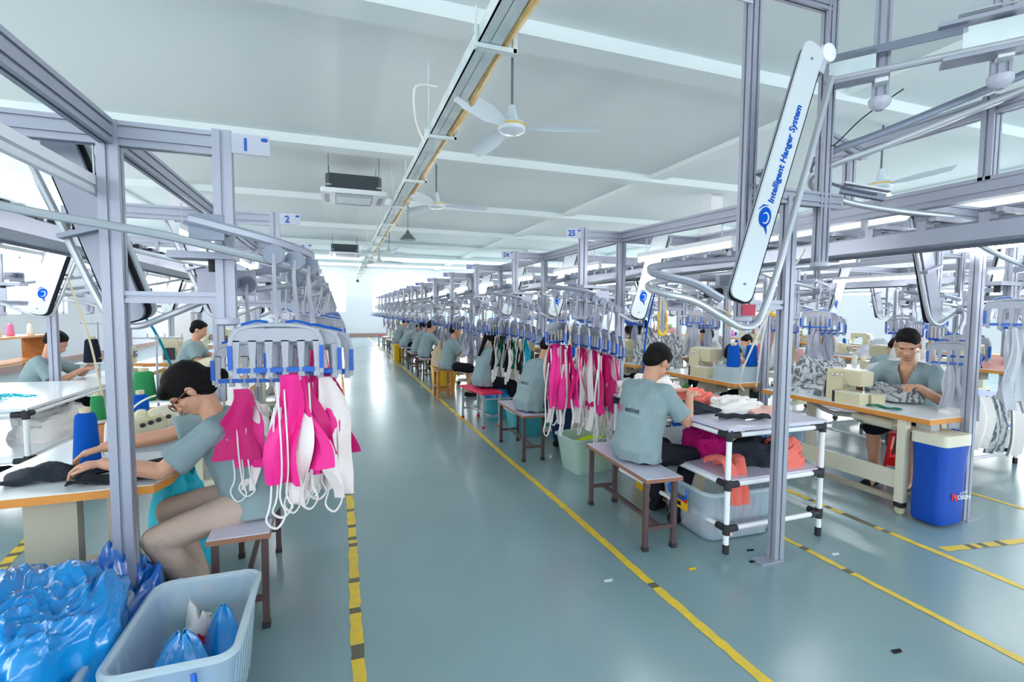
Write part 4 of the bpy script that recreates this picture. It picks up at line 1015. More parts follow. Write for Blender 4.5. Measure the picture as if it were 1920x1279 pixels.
heap('cloth_pile', (-.82, 3.62, .756), .1, .12, .09, 'palecloth', 'small off-white cloth pile right of the overlock machine', 'cloth pile', 6, .7, 6, 20)

# white shelf table far left
shelf_table((-3.35, 4.5, 0), 1.2, 1.55, .83, 'white pipe shelf table at the left edge with blue strings on top', (.44,), .12, 'white_top')
mb = MB(); rnd = random.Random(3)
for i in range(16):
    a = rnd.uniform(-.5, .5); x, y = rnd.uniform(-.15, .15), rnd.uniform(-.08, .08); mb.tube([(x - cos(a) * .16, y - sin(a) * .12, .006), (x, y + .02, .02 + rnd.random() * .02), (x + cos(a) * .16, y + sin(a) * .1, .006)], .004, 'cyancloth', 4)
o = mb.build('string_bundle', None, 35, (-2.62, 4.95, .832)); tag(o, 'tangle of light blue strings on the white left table', 'strings', None, 'stuff')
heap('cloth_pile', (-2.35, 5.3, .47), .25, .35, .22, 'palecloth', 'off-white cloth heap on the middle shelf of the left pipe table', 'cloth pile', 8, .6, 4, 26)
heap('cloth_pile', (-2.75, 4.75, .47), .2, .18, .16, 'clear_rim', 'clear bag of blue trimmings on the middle shelf at the left edge', 'plastic bag', 9, .6, 5, 24)
heap('cloth_pile', (-2.6, 4.8, .15), .3, .2, .14, 'darkcloth', 'black cloth lying on the bottom shelf of the left pipe table', 'cloth pile', 10, .6, 4, 22)
bt = empty('teal_bag_holder', (-3.9, 6.2, 0)); bpy.data.objects.remove(bt)
heap('fabric_bag', (-3.95, 6.9, .45), .3, .3, .45, 'teal_bag', 'large teal fabric bag behind the left man', 'bag', 12, .25, 3, 24)
heap('cloth_pile', (-4.6, 6.9, .3), .5, .4, .45, 'palecloth', 'white cloth heap beside the teal bag at the left edge', 'cloth pile', 13, .5, 3, 24)
# wall shelf with thread cones far left
ws = empty('thread_shelf', (-6.2, 10.5, 0), 0, 'low wooden shelf crowded with thread cones along the left wall', 'shelf')
MB().box(-.25, .25, -3, 3, .95, .99, 'wood_edge').build('shelf_board', ws, 0); MB().box(-.25, .25, -3, 3, .45, .49, 'wood_edge').build('shelf_board', ws, 0)
for y in (-2.95, 0, 2.95): MB().box(-.22, .22, y - .03, y + .03, 0, .95, 'wood').build('upright', ws, 0)
rnd = random.Random(5)
for i in range(18):
    c = rnd.choice(('pink', 'white', 'black', 'blue', 'green', 'teal')); CN[c].put((-6.2 + rnd.uniform(-.12, .12), 7.8 + i * .31, .99), 0, '%s thread cone, %s from the near end of the left wall shelf' % (c, ORD[i] if i < 16 else ('seventeenth', 'eighteenth')[i - 16]), 'thread cones on the wall shelf', (1.2, 1.2, 1.2))
for j, dx in enumerate((0, .22)):
    cone1('black', -2.56 + dx, 6.62, .96, .08, .26, 'tall navy black thread cone, %s one before the left man' % ('left', 'right')[j])
TS.put((-2.5, 6.62, .786), 0, 'thread stand carrying the two navy black cones', 'thread stands on sewing tables')

# ---------------------------------------------------------------- right foreground shelf table and contents
SB = shelf_table((2.335, 2.44, 0), .81, 1.35, .82, 'white pipe shelf table beside the nearest seated man', (.45,), .16)
o = drape('dark_cloth', (2.62, 2.62, .822), lambda u, v: ((u - .5) * .36, (v - .5) * .07 + .012 * sin(u * 7), .012 + .018 * sin(pi * v) + .004 * sin(u * 23)), 18, 6, 'darkcloth', 'rolled black cloth strip near the table edge', 'cloth', .012); o.rotation_euler = (0, 0, R(-18))
o = drape('dark_cloth', (2.47, 2.98, .822), lambda u, v: ((u - .5) * .32 * (1 - .4 * v), (v - .5) * .3, .015 + .05 * sin(pi * u) * sin(pi * v) + .01 * sin(u * 13 + v * 8)), 18, 12, 'darkcloth', 'folded black garment in front of the seated man\'s hands', 'cloth', .012)
heap('cloth_pile', (2.70, 3.22, .82), .2, .13, .09, 'coral', 'coral orange cloth pile in the middle of the shelf table', 'cloth pile', 21, .8, 7, 30)
heap('cloth_pile', (2.55, 3.62, .82), .28, .18, .14, 'palecloth', 'white cloth heap at the back of the shelf table', 'cloth pile', 22, .7, 6, 30)
heap('cloth_pile', (2.86, 2.95, .82), .22, .14, .07, 'palecloth', 'pale pink and white garment spread right of the coral pile', 'cloth pile', 23, .7, 6, 30)
heap('cloth_pile', (3.0, 2.8, .82), .16, .12, .025, 'peach', 'flat peach cloth beside the pale garment near the post', 'cloth pile', 24, .6, 6, 26)
heap('cloth_pile', (2.62, 2.98, .48), .13, .2, .18, 'magenta', 'magenta cloth pile on the middle shelf', 'cloth pile', 25, .6, 5, 26)
heap('cloth_pile', (2.85, 2.72, .48), .22, .16, .15, 'darkcloth', 'black cloth pile on the middle shelf', 'cloth pile', 26, .7, 6, 28)
heap('cloth_pile', (3.0, 2.62, .48), .14, .12, .17, 'coral', 'coral cloth pile at the right of the middle shelf', 'cloth pile', 27, .7, 6, 26)
def coralfn(u, v):
    t = u * 1.3; z = .49 + .03 * sin(v * 8) if t < .55 else .49 - (t - .55) * .3
    return (2.47 + (v - .5) * .17 * (1 - .35 * max(0, t - .5)) + .015 * sin(u * 9), 2.72 - .34 * min(t, .62) - .04 * max(0, t - .6) + .02 * sin(v * 11), z + .05 * sin(pi * min(u * 1.6, 1)) + .02)
tag(MB().sheet(coralfn, 20, 12, 'coral', .008).build('coral_garment', None, 60), 'coral garment hanging over the front of the middle shelf', 'cloth')
mb = MB(); rnd = random.Random(9)
for i in range(5):
    cx, cy = .02 + i * .035, .03 * (i % 3); mb.tube([(cx + .018 * cos(a), cy + .024 * sin(a), .006 + .004 * (i % 2)) for a in [j * 2 * pi / 12 for j in range(12)]], .0045, 'black', 5, True); mb.bar((cx + .02, cy, .006), (cx + .1, cy + .03 * (-1) ** i, .008), .012, .003, 'black')
o = mb.build('thread_snips', None, 35, (2.36, 3.05, .482)); tag(o, 'heap of black handled scissors on the middle shelf', 'scissors', None, 'stuff')
o = empty('water_bottle', (2.30, 3.30, .482), 0, 'clear bottle with purple cap beside the seated man', 'bottle')
MB().lathe([(.035, 0), (.038, .01), (.038, .13), (.03, .14)], 'clear', (0, 0, 0), 14).build('bottle_body', o); MB().lathe([(.04, .135), (.04, .19), (.03, .2)], 'purple', (0, 0, 0), 14).build('cap', o)
# clear bin with pink cloth under it, yellow bin behind
b1 = make_bin(.62, .46, .34); b1.location = (2.60, 2.82, .01); b1.rotation_euler = (0, 0, R(-2)); b1.scale = (1, 1.25, 1.0); tag(b1, 'clear storage bin with pink cloth under the shelf table', 'storage bin')
heap('cloth_pile', (2.48, 2.78, .03), .14, .17, .13, 'peach', 'pale pink cloth inside the clear bin', 'cloth pile', 31, .7, 6, 24)
heap('cloth_pile', (2.72, 2.72, .03), .12, .13, .16, 'coral', 'coral cloth in the right of the clear bin', 'cloth pile', 32, .7, 6, 22)
b2 = make_bin(.6, .42, .36, 'yellow_bin', 'yellow_bin', None, False); b2.location = (2.72, 3.52, 0); tag(b2, 'deep yellow bin behind the clear one under the shelf table', 'storage bin')
heap('plastic_bag', (2.33, 3.35, .36), .16, .2, .14, 'bag_blue_deep', 'dark blue bag on the man\'s side of the yellow bin', 'bag', 33, .6, 5, 22)
# bin with neon cloth behind the first bench
b3 = make_bin(.60, .42, .34, 'clear_green', 'clear_rim', None, False); b3.location = (2.36, 4.28, .0); b3.rotation_euler = (0, 0, R(4)); tag(b3, 'pale bin full of neon yellow cloth behind the nearest bench', 'storage bin')
heap('cloth_pile', (2.36, 4.28, .02), .22, .15, .27, 'neon', 'neon yellow cloth filling the pale bin', 'cloth pile', 34, .4, 5, 28)
b4 = make_bin(.6, .4, .32, 'teal_bin', 'clear_rim', None, False); b4.location = (2.25, 6.75, 0); tag(b4, 'teal bin beneath the red topped bench', 'storage bin')
heap('plastic_bag', (2.2, 6.7, .2), .22, .16, .25, 'bag_blue', 'blue plastic bag in the teal bin', 'plastic bag', 35, .5, 5, 22)
b5 = make_bin(.6, .4, .32, 'teal_bin', 'clear_rim', None, False); b5.location = (2.3, 5.75, 0); tag(b5, 'teal bin behind the bench of the man in jeans', 'storage bin')
o = empty('wash_basin', (2.55, 4.75, 0), 0, 'round grey green plastic basin under the table of station twenty-five', 'basin'); MB().lathe([(.14, 0), (.2, .14), (.21, .145), (.2, .15), (.135, .012)], 'cream_dark', (0, 0, 0), 20).build('basin_bowl', o)
heap('cloth_pile', (1.98, 9.7, .45), .22, .3, .42, 'tancloth', 'tall grey beige cloth heap behind the wooden stool', 'cloth pile', 36, .5, 9, 34)
b6 = make_bin(.45, .55, .44, 'yellow_bin', 'yellow_bin', None, False); b6.location = (1.98, 9.7, 0); tag(b6, 'yellow bin carrying the tall beige cloth heap', 'storage bin')
b7 = make_bin(.3, .4, .5, 'yellow_bin', 'yellow_bin', None, False); b7.location = (1.72, 15.4, 0); tag(b7, 'yellow bin beside the aisle tape farther down the right row', 'storage bin')
for j, (x, y) in enumerate(((-.45, 6.0), (-.42, 6.9))):
    b_ = make_bin(.3, .4, .45, ('yellow_bin', 'red_plastic')[j], ('yellow_bin', 'red_plastic')[j], None, False); b_.location = (x, y, 0); tag(b_, ('yellow bin under the left benches beyond the pink swim pieces', 'red bin behind the yellow one in the left row')[j], 'storage bin')

# ---------------------------------------------------------------- left foreground bins
b1 = make_bin(.56, .37, .40); b1.location = (-.53, 2.06, .01); b1.rotation_euler = (0, 0, R(90)); tag(b1, 'clear storage bin with blue handle nearest the camera', 'storage bin')
def bagfn(cx, cy, w_, h, ph, z0=.03):
    def fn(u, v):
        a = v * 2 * pi; r = (1 - u) ** .55 * .5 + .06 + .05 * sin(a * 3 + ph + u * 4) * (1 - u * .5)
        return (cx + cos(a) * r * w_ + .02 * u, cy + sin(a) * r * w_ * .8, z0 + u * h + .015 * sin(a * 5 + ph))
    return fn
tag(MB().sheet(bagfn(-.56, 1.98, .27, .36, 1), 14, 24, 'bag_blue', .003).build('plastic_bag', None, 60), 'peaked blue plastic bag inside the nearest clear bin', 'plastic bag')
tag(MB().sheet(bagfn(-.47, 2.17, .17, .33, 4), 12, 24, 'bag_blue', .003).build('plastic_bag', None, 60), 'second blue plastic bag at the right of the nearest clear bin', 'plastic bag')
heap('cloth_pile', (-.50, 2.22, .05), .09, .08, .2, 'redcloth', 'dark red cloth between the bags in the nearest bin', 'cloth pile', 41, .6, 6, 20)
heap('cloth_pile', (-.55, 2.26, .05), .07, .05, .24, 'palecloth', 'white cloth edge behind the red cloth in the bin', 'cloth pile', 42, .6, 6, 18)
b2 = make_bin(.66, .42, .38, 'clear', 'clear_rim'); b2.location = (-1.02, 2.05, .0); b2.rotation_euler = (0, 0, R(92)); tag(b2, 'clear storage bin at the left edge under a big blue bag', 'storage bin')
# crumpled blue bag spilling over the left bin
def bigbag(c, rx, ry, h, seed, res=84):
    off = V((seed, seed * 2, 0)); mb = MB(); rings = []; k = res // 2
    for i in range(k + 1):
        ph = i / k * pi / 2; ring = []
        for j in range(res):
            a = 2 * pi * j / res; d = V((cos(a) * cos(ph), sin(a) * cos(ph), sin(ph)))
            n1 = noise.noise(d * 2.2 + off); w1 = V((d.x * 2.6 + n1 * 1.8, d.y * 2.6 - n1 * 1.8, d.z * 1.5)); rd = 1 - 2 * abs(noise.noise(w1 + off)); rd2 = 1 - 2 * abs(noise.noise(w1 * 2.3 + off))
            s_ = 1 + .14 * n1 + .05 * rd + .03 * rd2
            z = (d.z ** .7) * h * (1 + .35 * n1 + .15 * rd + .08 * rd2)
            lip = -.09 * max(0, .18 - d.z) / .18 * (1 + sin(a * 7) * .5)
            ring.append(V((d.x * rx * s_, d.y * ry * s_, z + lip)))
        rings.append(ring)
    mb.loft(rings, 'bag_blue'); return mb.build('plastic_bag', None, 50, c)
tag(bigbag((-1.03, 2.08, .38), .26, .36, .20, 3.3, 110), 'big crumpled blue plastic bag spilling over the left bin', 'plastic bag')
b_ = bigbag((-.93, 2.52, .0), .2, .2, .42, 7.1, 48); b_.data.materials[0] = mats['bag_blue_deep']; tag(b_, 'darker blue plastic bag standing behind the nearest left post', 'plastic bag')
drape('plastic_strip', (-.86, 1.78, .0), lambda u, v: ((v - .5) * .09 + .02 * sin(u * 5), .015 * sin(v * 9) - .02 * u, .40 - u * .36), 14, 6, 'bag_blue', 'loose tail of blue plastic hanging down the left bin front', 'plastic strip', .003)
o = empty('laundry_basket', (-.66, 2.62, 0), 0, 'green plastic basket on the floor below the table', 'basket')
mb = MB(); mb.lathe([(.10, 0), (.15, .17), (.165, .175), (.165, .185), (.145, .18), (.095, .012)], 'green_basket', (0, 0, 0), 24); mb.build('basket_wall', o)
mb = MB()
for i in range(24):
    a = i * 2 * pi / 24; mb.bar((.108 * cos(a), .108 * sin(a), .03), (.149 * cos(a), .149 * sin(a), .15), .006, .006, 'greypaint')
mb.build('slots', o, 0)
heap('cloth_pile', (-.72, 2.60, .10), .1, .1, .16, 'greycloth_light', 'grey printed cloth hanging in the green basket', 'cloth pile', 43, .6, 6, 20)
heap('fabric_bag', (-.85, 3.15, .12), .14, .17, .52, 'cyancloth', 'bright blue bag under the table beyond the woman\'s arm', 'bag', 44, .3, 4, 22)
heap('cloth_pile', (-1.0, 2.95, 0), .25, .3, .07, 'clear_rim', 'flat clear plastic sheet on the floor under the table', 'plastic sheet', 45, .8, 8, 26)
heap('cap', (-.36, 3.38, .49), .1, .08, .05, 'darkcloth', 'dark navy folded cap on the far end of the woman\'s bench', 'cap', 46, .3, 4, 18)

# ---------------------------------------------------------------- man's table surroundings on the right
lb = empty('waste_bin_bag', (4.20, 2.32, 0), 0, 'tall blue fabric bin with a red and white maker mark', 'waste bin')
MB().prism(rrect(.30, .24, .03), .60, .68, 'cream_light').build('lid', lb, 30)
mb = MB(); rings = []
for z, s_ in ((.02, .86), (.04, .93), (.15, .95), (.35, .93), (.5, .98), (.6, 1.03)):
    rings.append([V((x * s_ + (0.6 - z) * -.02, y * s_, z)) for x, y in rrect(.30, .23, .05, 4)])
mb.loft(rings, 'bin_blue_liner'); mb.build('fabric_liner', lb, 50)
mk = empty('maker_mark', (.02, -.117, .22)); mk.parent = lb
text('EOSUN', .042, 'white', 'lettering', mk, Matrix.Translation((.048, -.004, 0)) @ Matrix.Rotation(R(90), 4, 'X') @ Matrix.Rotation(R(7), 4, 'Z') @ Matrix(((1, .3, 0, 0), (0, 1, 0, 0), (0, 0, 1, 0), (0, 0, 0, 1))), .001, .001)
text('C E O S', .026, 'white', 'lettering', mk, Matrix.Translation((.055, -.004, .035)) @ Matrix.Rotation(R(90), 4, 'X') @ Matrix.Rotation(R(7), 4, 'Z'), .001, 0)
text('N', .065, 'red_plastic', 'lettering', mk, Matrix.Translation((-.045, -.004, .008)) @ Matrix.Rotation(R(90), 4, 'X') @ Matrix(((1, .5, 0, 0), (0, 1, 0, 0), (0, 0, 1, 0), (0, 0, 0, 1))), .001, .002)
pp = empty('suction_pipe', (0, 0, 0), 0, 'cream suction pipe running under the table into the blue bin', 'pipe')
MB().tube([(4.18, 2.44, .66), (4.16, 2.95, .68)], .028, 'cream_light', 12).build('pipe_run', pp); MB().tube([(4.17, 2.62, .665), (4.17, 2.85, .672)], .042, 'cream_light', 12).build('pipe_sleeve', pp)
MB().tube(smooth_path([(4.16, 2.95, .68), (4.2, 3.2, .66), (4.25, 3.45, .72)], 5), .02, 'steel', 8).build('flexible_hose', pp)
MB().box(4.15, 4.25, 2.36, 2.46, .68, .76, 'steel').build('pipe_bracket', pp, 0)
# machine base frame of cream steel on casters
bs = empty('sewing_table', (0, 0, 0), 0, 'white topped machine table on a cream steel base before the blue fabric bin', 'sewing table')
pl = [(4.03, 2.30), (4.42, 2.30), (4.63, 2.42), (4.63, 3.80), (4.03, 3.80)]
MB().prism(pl, .745, .782, 'wood_edge').build('edge_board', bs, 0); MB().prism([(4.034, 2.304), (4.418, 2.304), (4.626, 2.422), (4.626, 3.796), (4.034, 3.796)], .782, .786, 'white_top').build('tabletop', bs, 0)
MB().box(4.2, 4.4, 2.75, 2.95, .62, .745, 'cream_dark').build('control_box', bs, 0)
for x in (4.08, 4.5): 
    for y in (2.5, 3.62): MB().box(x - .03, x + .03, y - .03, y + .03, .1, .745, 'cream_light').build('upright', bs, 0)
MB().box(4.06, 4.08, 2.5, 3.62, .20, .34, 'cream_light').build('side_board', bs, 0); MB().box(4.08, 4.5, 2.5, 2.54, .1, .14, 'cream_dark').build('side_board', bs, 0); MB().box(4.1, 4.14, 2.5, 3.62, .08, .12, 'cream_dark').build('side_board', bs, 0)
for y in (2.5, 3.62):
    mb = MB(); mb.lathe([(.02, -.015), (.034, -.012), (.034, .012), (.02, .015)], 'cream', (4.08, y, .036), 12, Matrix.Rotation(R(80), 3, 'Y')); mb.box(4.05, 4.11, y - .03, y + .03, .06, .1, 'rubber'); mb.build('caster', bs)
heap('cloth_pile', (4.42, 3.5, .786), .24, .3, .26, 'plaid', 'tall heap of grey plaid cloth behind the machine', 'cloth pile', 51, .7, 6, 40)
heap('cloth_pile', (4.62, 2.95, .80), .14, .22, .12, 'plaid', 'smaller plaid cloth heap beneath the man\'s elbow', 'cloth pile', 52, .7, 6, 26)
drape('green_cloth', (4.17, 2.72, .788), lambda u, v: ((v - .5) * .06, (u - .5) * .26, .008 + .006 * sin(u * 11)), 14, 4, 'greencloth', 'flat green cloth strip on the machine table', 'cloth')
heap('cloth_pile', (4.5, 2.42, .786), .09, .07, .03, 'palecloth', 'white cloth scrap at the near end of the machine table', 'cloth pile', 53, .6, 6, 16)
def make_stool(x, y, label):
    o = empty('plastic_stool', (x, y, 0), R(10), label, 'stool')
    MB().prism(rrect(.28, .28, .04), .42, .45, 'red_plastic').build('seat_top', o, 30)
    for a in (-1, 1):
        for b_ in (-1, 1): MB().bar((a * .15, b_ * .15, 0), (a * .11, b_ * .11, .42), .045, .03, 'red_plastic').build('leg', o, 0)
    for a in (-1, 1): MB().box(a * .125 - .01, a * .125 + .01, -.13, .13, .14, .22, 'red_plastic').build('stretcher', o, 0); MB().box(-.13, .13, a * .125 - .01, a * .125 + .01, .14, .22, 'red_plastic').build('stretcher', o, 0)
    return o
make_stool(4.98, 2.98, 'red plastic stool under the man at the cream machine')
b_ = make_bin(.55, .4, .3, 'clear', 'clear_rim', 'handle_blue', False); b_.location = (4.65, 4.1, 0); tag(b_, 'clear bin with blue bag on the floor behind the machine base', 'storage bin')
heap('plastic_bag', (4.65, 4.1, .1), .22, .16, .34, 'bag_blue', 'light blue plastic bag in the bin behind the machine base', 'plastic bag', 55, .5, 5, 24)
for j in range(3): cone1('blue', 4.15 + .13 * j, 4.32 + (j % 2) * .12, .95, .07, .24, 'bright blue thread cone, %s on the white box behind the man\'s table' % ORD[j])
mb = MB(); mb.prism(rrect(.45, .34, .05), 0, .165, 'clear_rim'); o = mb.build('white_tub', None, 30, (4.28, 4.38, .786)); tag(o, 'white plastic tub under the bright blue cones', 'tub')
hb = make_bin(.5, .4, .5, 'bin_blue_liner', 'handle_blue', None, False); hb.location = (3.75, 5.6, 0); tag(hb, 'large blue plastic crate behind the pale garments', 'storage bin')
hb = make_bin(.6, .5, .42, 'bin_blue_liner', 'handle_blue', None, False); hb.location = (4.25, 4.95, 0); tag(hb, 'low blue plastic crate under the second machine table', 'storage bin')
heap('cloth_pile', (4.45, 6.1, .786), .3, .4, .42, 'plaid', 'tall grey plaid cloth heap on the second machine table', 'cloth pile', 56, .8, 7, 36)
heap('cloth_pile', (3.25, 4.1, .5), .2, .2, .24, 'greenveg', 'green cloth heap past the white cloth of the shelf table', 'cloth pile', 57, .7, 6, 24)
# right edge: cloth stacks, hanging sheet
rt = shelf_table((5.75, 3.0, 0), .9, 1.6, .72, 'pipe table with blue edge loaded with cloth at the right edge', (.38,), .12, 'handle_blue')
heap('cloth_pile', (6.2, 3.7, .73), .4, .5, .25, 'palecloth', 'big white cloth heap on the table at the right edge', 'cloth pile', 61, .4, 3, 30)
heap('cloth_pile', (5.75, 3.35, .0), .3, .3, .42, 'brown_heap', 'dark brown cloth heap on the floor at the right edge', 'cloth pile', 62, .6, 5, 26)
for j_, (x_, m_) in enumerate(((5.78, 'palecloth'), (6.05, 'plaid'), (6.34, 'palecloth'))):
    drape('hanging_cloth', (x_, 2.93, 0), lambda u, v: ((v - .5) * .26 + .02 * sin(u * 6 + j_), -.03 - .05 * sin(u * 3) + .03 * sin(v * 12 + j_ * 2), .76 - u * (.5 + .06 * j_)), 16, 12, m_, '%s cloth draped over the front edge of the right pipe table' % ('white', 'plaid', 'grey white')[j_], 'cloth')

# hoses and cables hanging between the rows
def coil(x, y, z0, z1, label, m='yellow_hose', w_=.05):
    mb = MB(); n = 34; pts = []
    for s_ in (-1, 1):
        mb.tube(smooth_path([(s_ * w_ * .6, 0, z1), (s_ * w_, .0, (z0 + z1) / 2), (s_ * w_ * .95, 0, z0 + .08)], 4), .005, m, 6)
    L = [(cos(pi + pi * i / 10) * w_, 0, z0 + .05 + sin(pi + pi * i / 10) * .05) for i in range(11)]
    hel = []
    P_ = [V((-w_, 0, z0 + .22))] + [V(p) for p in L] + [V((w_, 0, z0 + .22))]
    P_ = smooth_path(P_, 8)
    for i, p in enumerate(P_): a = i * 1.35; hel.append(p + V((cos(a) * .012 * (1 if abs(p.x) > w_ * .5 else .6), sin(a) * .012, cos(a) * .008)))
    mb.tube(hel, .008, m, 5)
    o = mb.build('air_hose', None, 60, (x, y, 0)); tag(o, label, 'air hose', 'coiled yellow air hoses')
coil(3.0, 4.05, 1.33, 1.68, 'yellow coiled air hose hanging left of the red label', w_=.045)
coil(4.0, 3.6, 1.52, 1.8, 'yellow coiled air hose behind the tall hanging post', w_=.11)
coil(5.6, 5.9, 1.35, 1.8, 'yellow coiled air hose above the man at the cream machine', w_=.05)
coil(-1.75, 5.2, 1.85, 2.1, 'yellow coiled air hose by the white column on the left', w_=.05)
coil(2.4, 8.2, 1.2, 1.7, 'thin yellow air hose over the table of station twenty-three', w_=.015)
def cable(pts, r, m, label):
    o = MB().tube(smooth_path(pts, 5), r, m, 6).build('cable', None, 60); tag(o, label, 'cable')
cable([(3.35, 4.6, 2.0), (3.15, 4.4, 1.75), (2.92, 4.2, 1.35), (2.86, 4.15, .95), (2.85, 4.12, .8)], .009, 'logo', 'blue twisted cable dropping to the table behind the nearest man')
cable([(3.1, 2.6, 2.0), (3.3, 3.1, 1.5), (3.55, 3.6, .95), (3.7, 3.7, .8)], .008, 'cone_white', 'white cable running down behind the nearest right post')
cable([(3.35, 3.0, 2.0), (3.5, 3.3, 1.4), (3.75, 3.6, .85)], .008, 'cone_white', 'second white cable beside the bright blue cones')
cable([(2.75, 4.4, 2.0), (2.72, 4.35, 1.6), (2.7, 4.3, 1.2), (2.6, 4.2, .95)], .005, 'rubber', 'thin black cable behind the pink swim pieces')
cable([(-1.55, 4.2, 1.9), (-1.35, 4.5, 1.4), (-1.25, 4.7, 1.0), (-1.05, 4.8, .82), (-.95, 4.9, .9)], .01, 'cone_teal', 'teal hose curving above the green cones')
cable([(3.1, 2.0, 2.85), (2.98, 2.15, 2.72), (2.88, 2.25, 2.58), (2.84, 2.27, 2.66)], .004, 'rubber', 'thin black cable below the raised transfer rail')
cable([(-1.62, 3.9, 1.75), (-1.55, 3.95, 1.4), (-1.52, 4.0, 1.1), (-1.5, 4.05, .8)], .006, 'paper_core', 'cream cord hanging left of the nearest left post')
# small litter on the floor
for j, (x, y, m_, lb_) in enumerate(((2.0, 2.35, 'sticker_y', 'torn yellow tape scrap near the front bench leg'), (2.42, 2.30, 'black', 'black thread scrap by the foot of the shelf table'), (2.52, 2.42, 'black', 'small black scrap under the shelf table edge'),
        (2.4, 1.45, 'black', 'black speck on the open floor at lower right'), (3.55, 3.1, 'scrap', 'white paper strip on the floor before the cream base'), (-.02, 1.95, 'scrap', 'white curl of thread beside the aisle tape'), (1.45, 2.4, 'scrap', 'tiny white scrap in the middle of the aisle'), (3.0, 2.2, 'scrap', 'clear plastic scrap right of the shelf table foot'))):
    tag(MB().prism([(-.03, -.008), (.02, -.012), (.032, .006), (-.02, .012)], .001, .004, m_).build('floor_scrap', None, 0, (x, y, 0)), lb_, 'floor scrap')
# ---------------------------------------------------------------- people
def remeshed(mb, voxel, sm=6, noise_amp=0):
    me = mb.mesh('tmp', 0); o = bpy.data.objects.new('tmp', me)
    r = o.modifiers.new('r', 'REMESH'); r.mode = 'VOXEL'; r.voxel_size = voxel; r.use_smooth_shade = True
    s_ = o.modifiers.new('s', 'SMOOTH'); s_.factor = .5; s_.iterations = sm
    out = evaluated(o)
    out.materials.clear()
    if noise_amp:
        ns = [v.normal.copy() for v in out.vertices]; cs = [v.co.copy() for v in out.vertices]; fl = []
        for c, nn in zip(cs, ns):
            fl.append(c + nn * noise_amp * (noise.noise(V((c.x * 9, c.y * 9, c.z * 3))) + .9 * (1 - 2.4 * abs(noise.noise(V((c.x * 8 + 3 + c.z * 3, c.y * 9, c.z * 6 - c.x * 5)))))))
        out.vertices.foreach_set('co', [q for p in fl for q in p])
    out.polygons.foreach_set('use_smooth', [True] * len(out.polygons)); out.update()
    return out
def mobj(name, me, m, parent):
    me.name = name; me.materials.append(mats[m]); o = bpy.data.objects.new(name, me); col.objects.link(o); o.parent = parent; return o
def ik(S, H, l1, l2, pole):
    d = H - S; L = min(d.length, (l1 + l2) * .995); dn = d.normalized(); a = (l1 * l1 - l2 * l2 + L * L) / (2 * L); h = math.sqrt(max(l1 * l1 - a * a, 0))
    p = pole - dn * pole.dot(dn); p.normalize(); return S + dn * a + p * h, S + dn * L
RM_ = 0
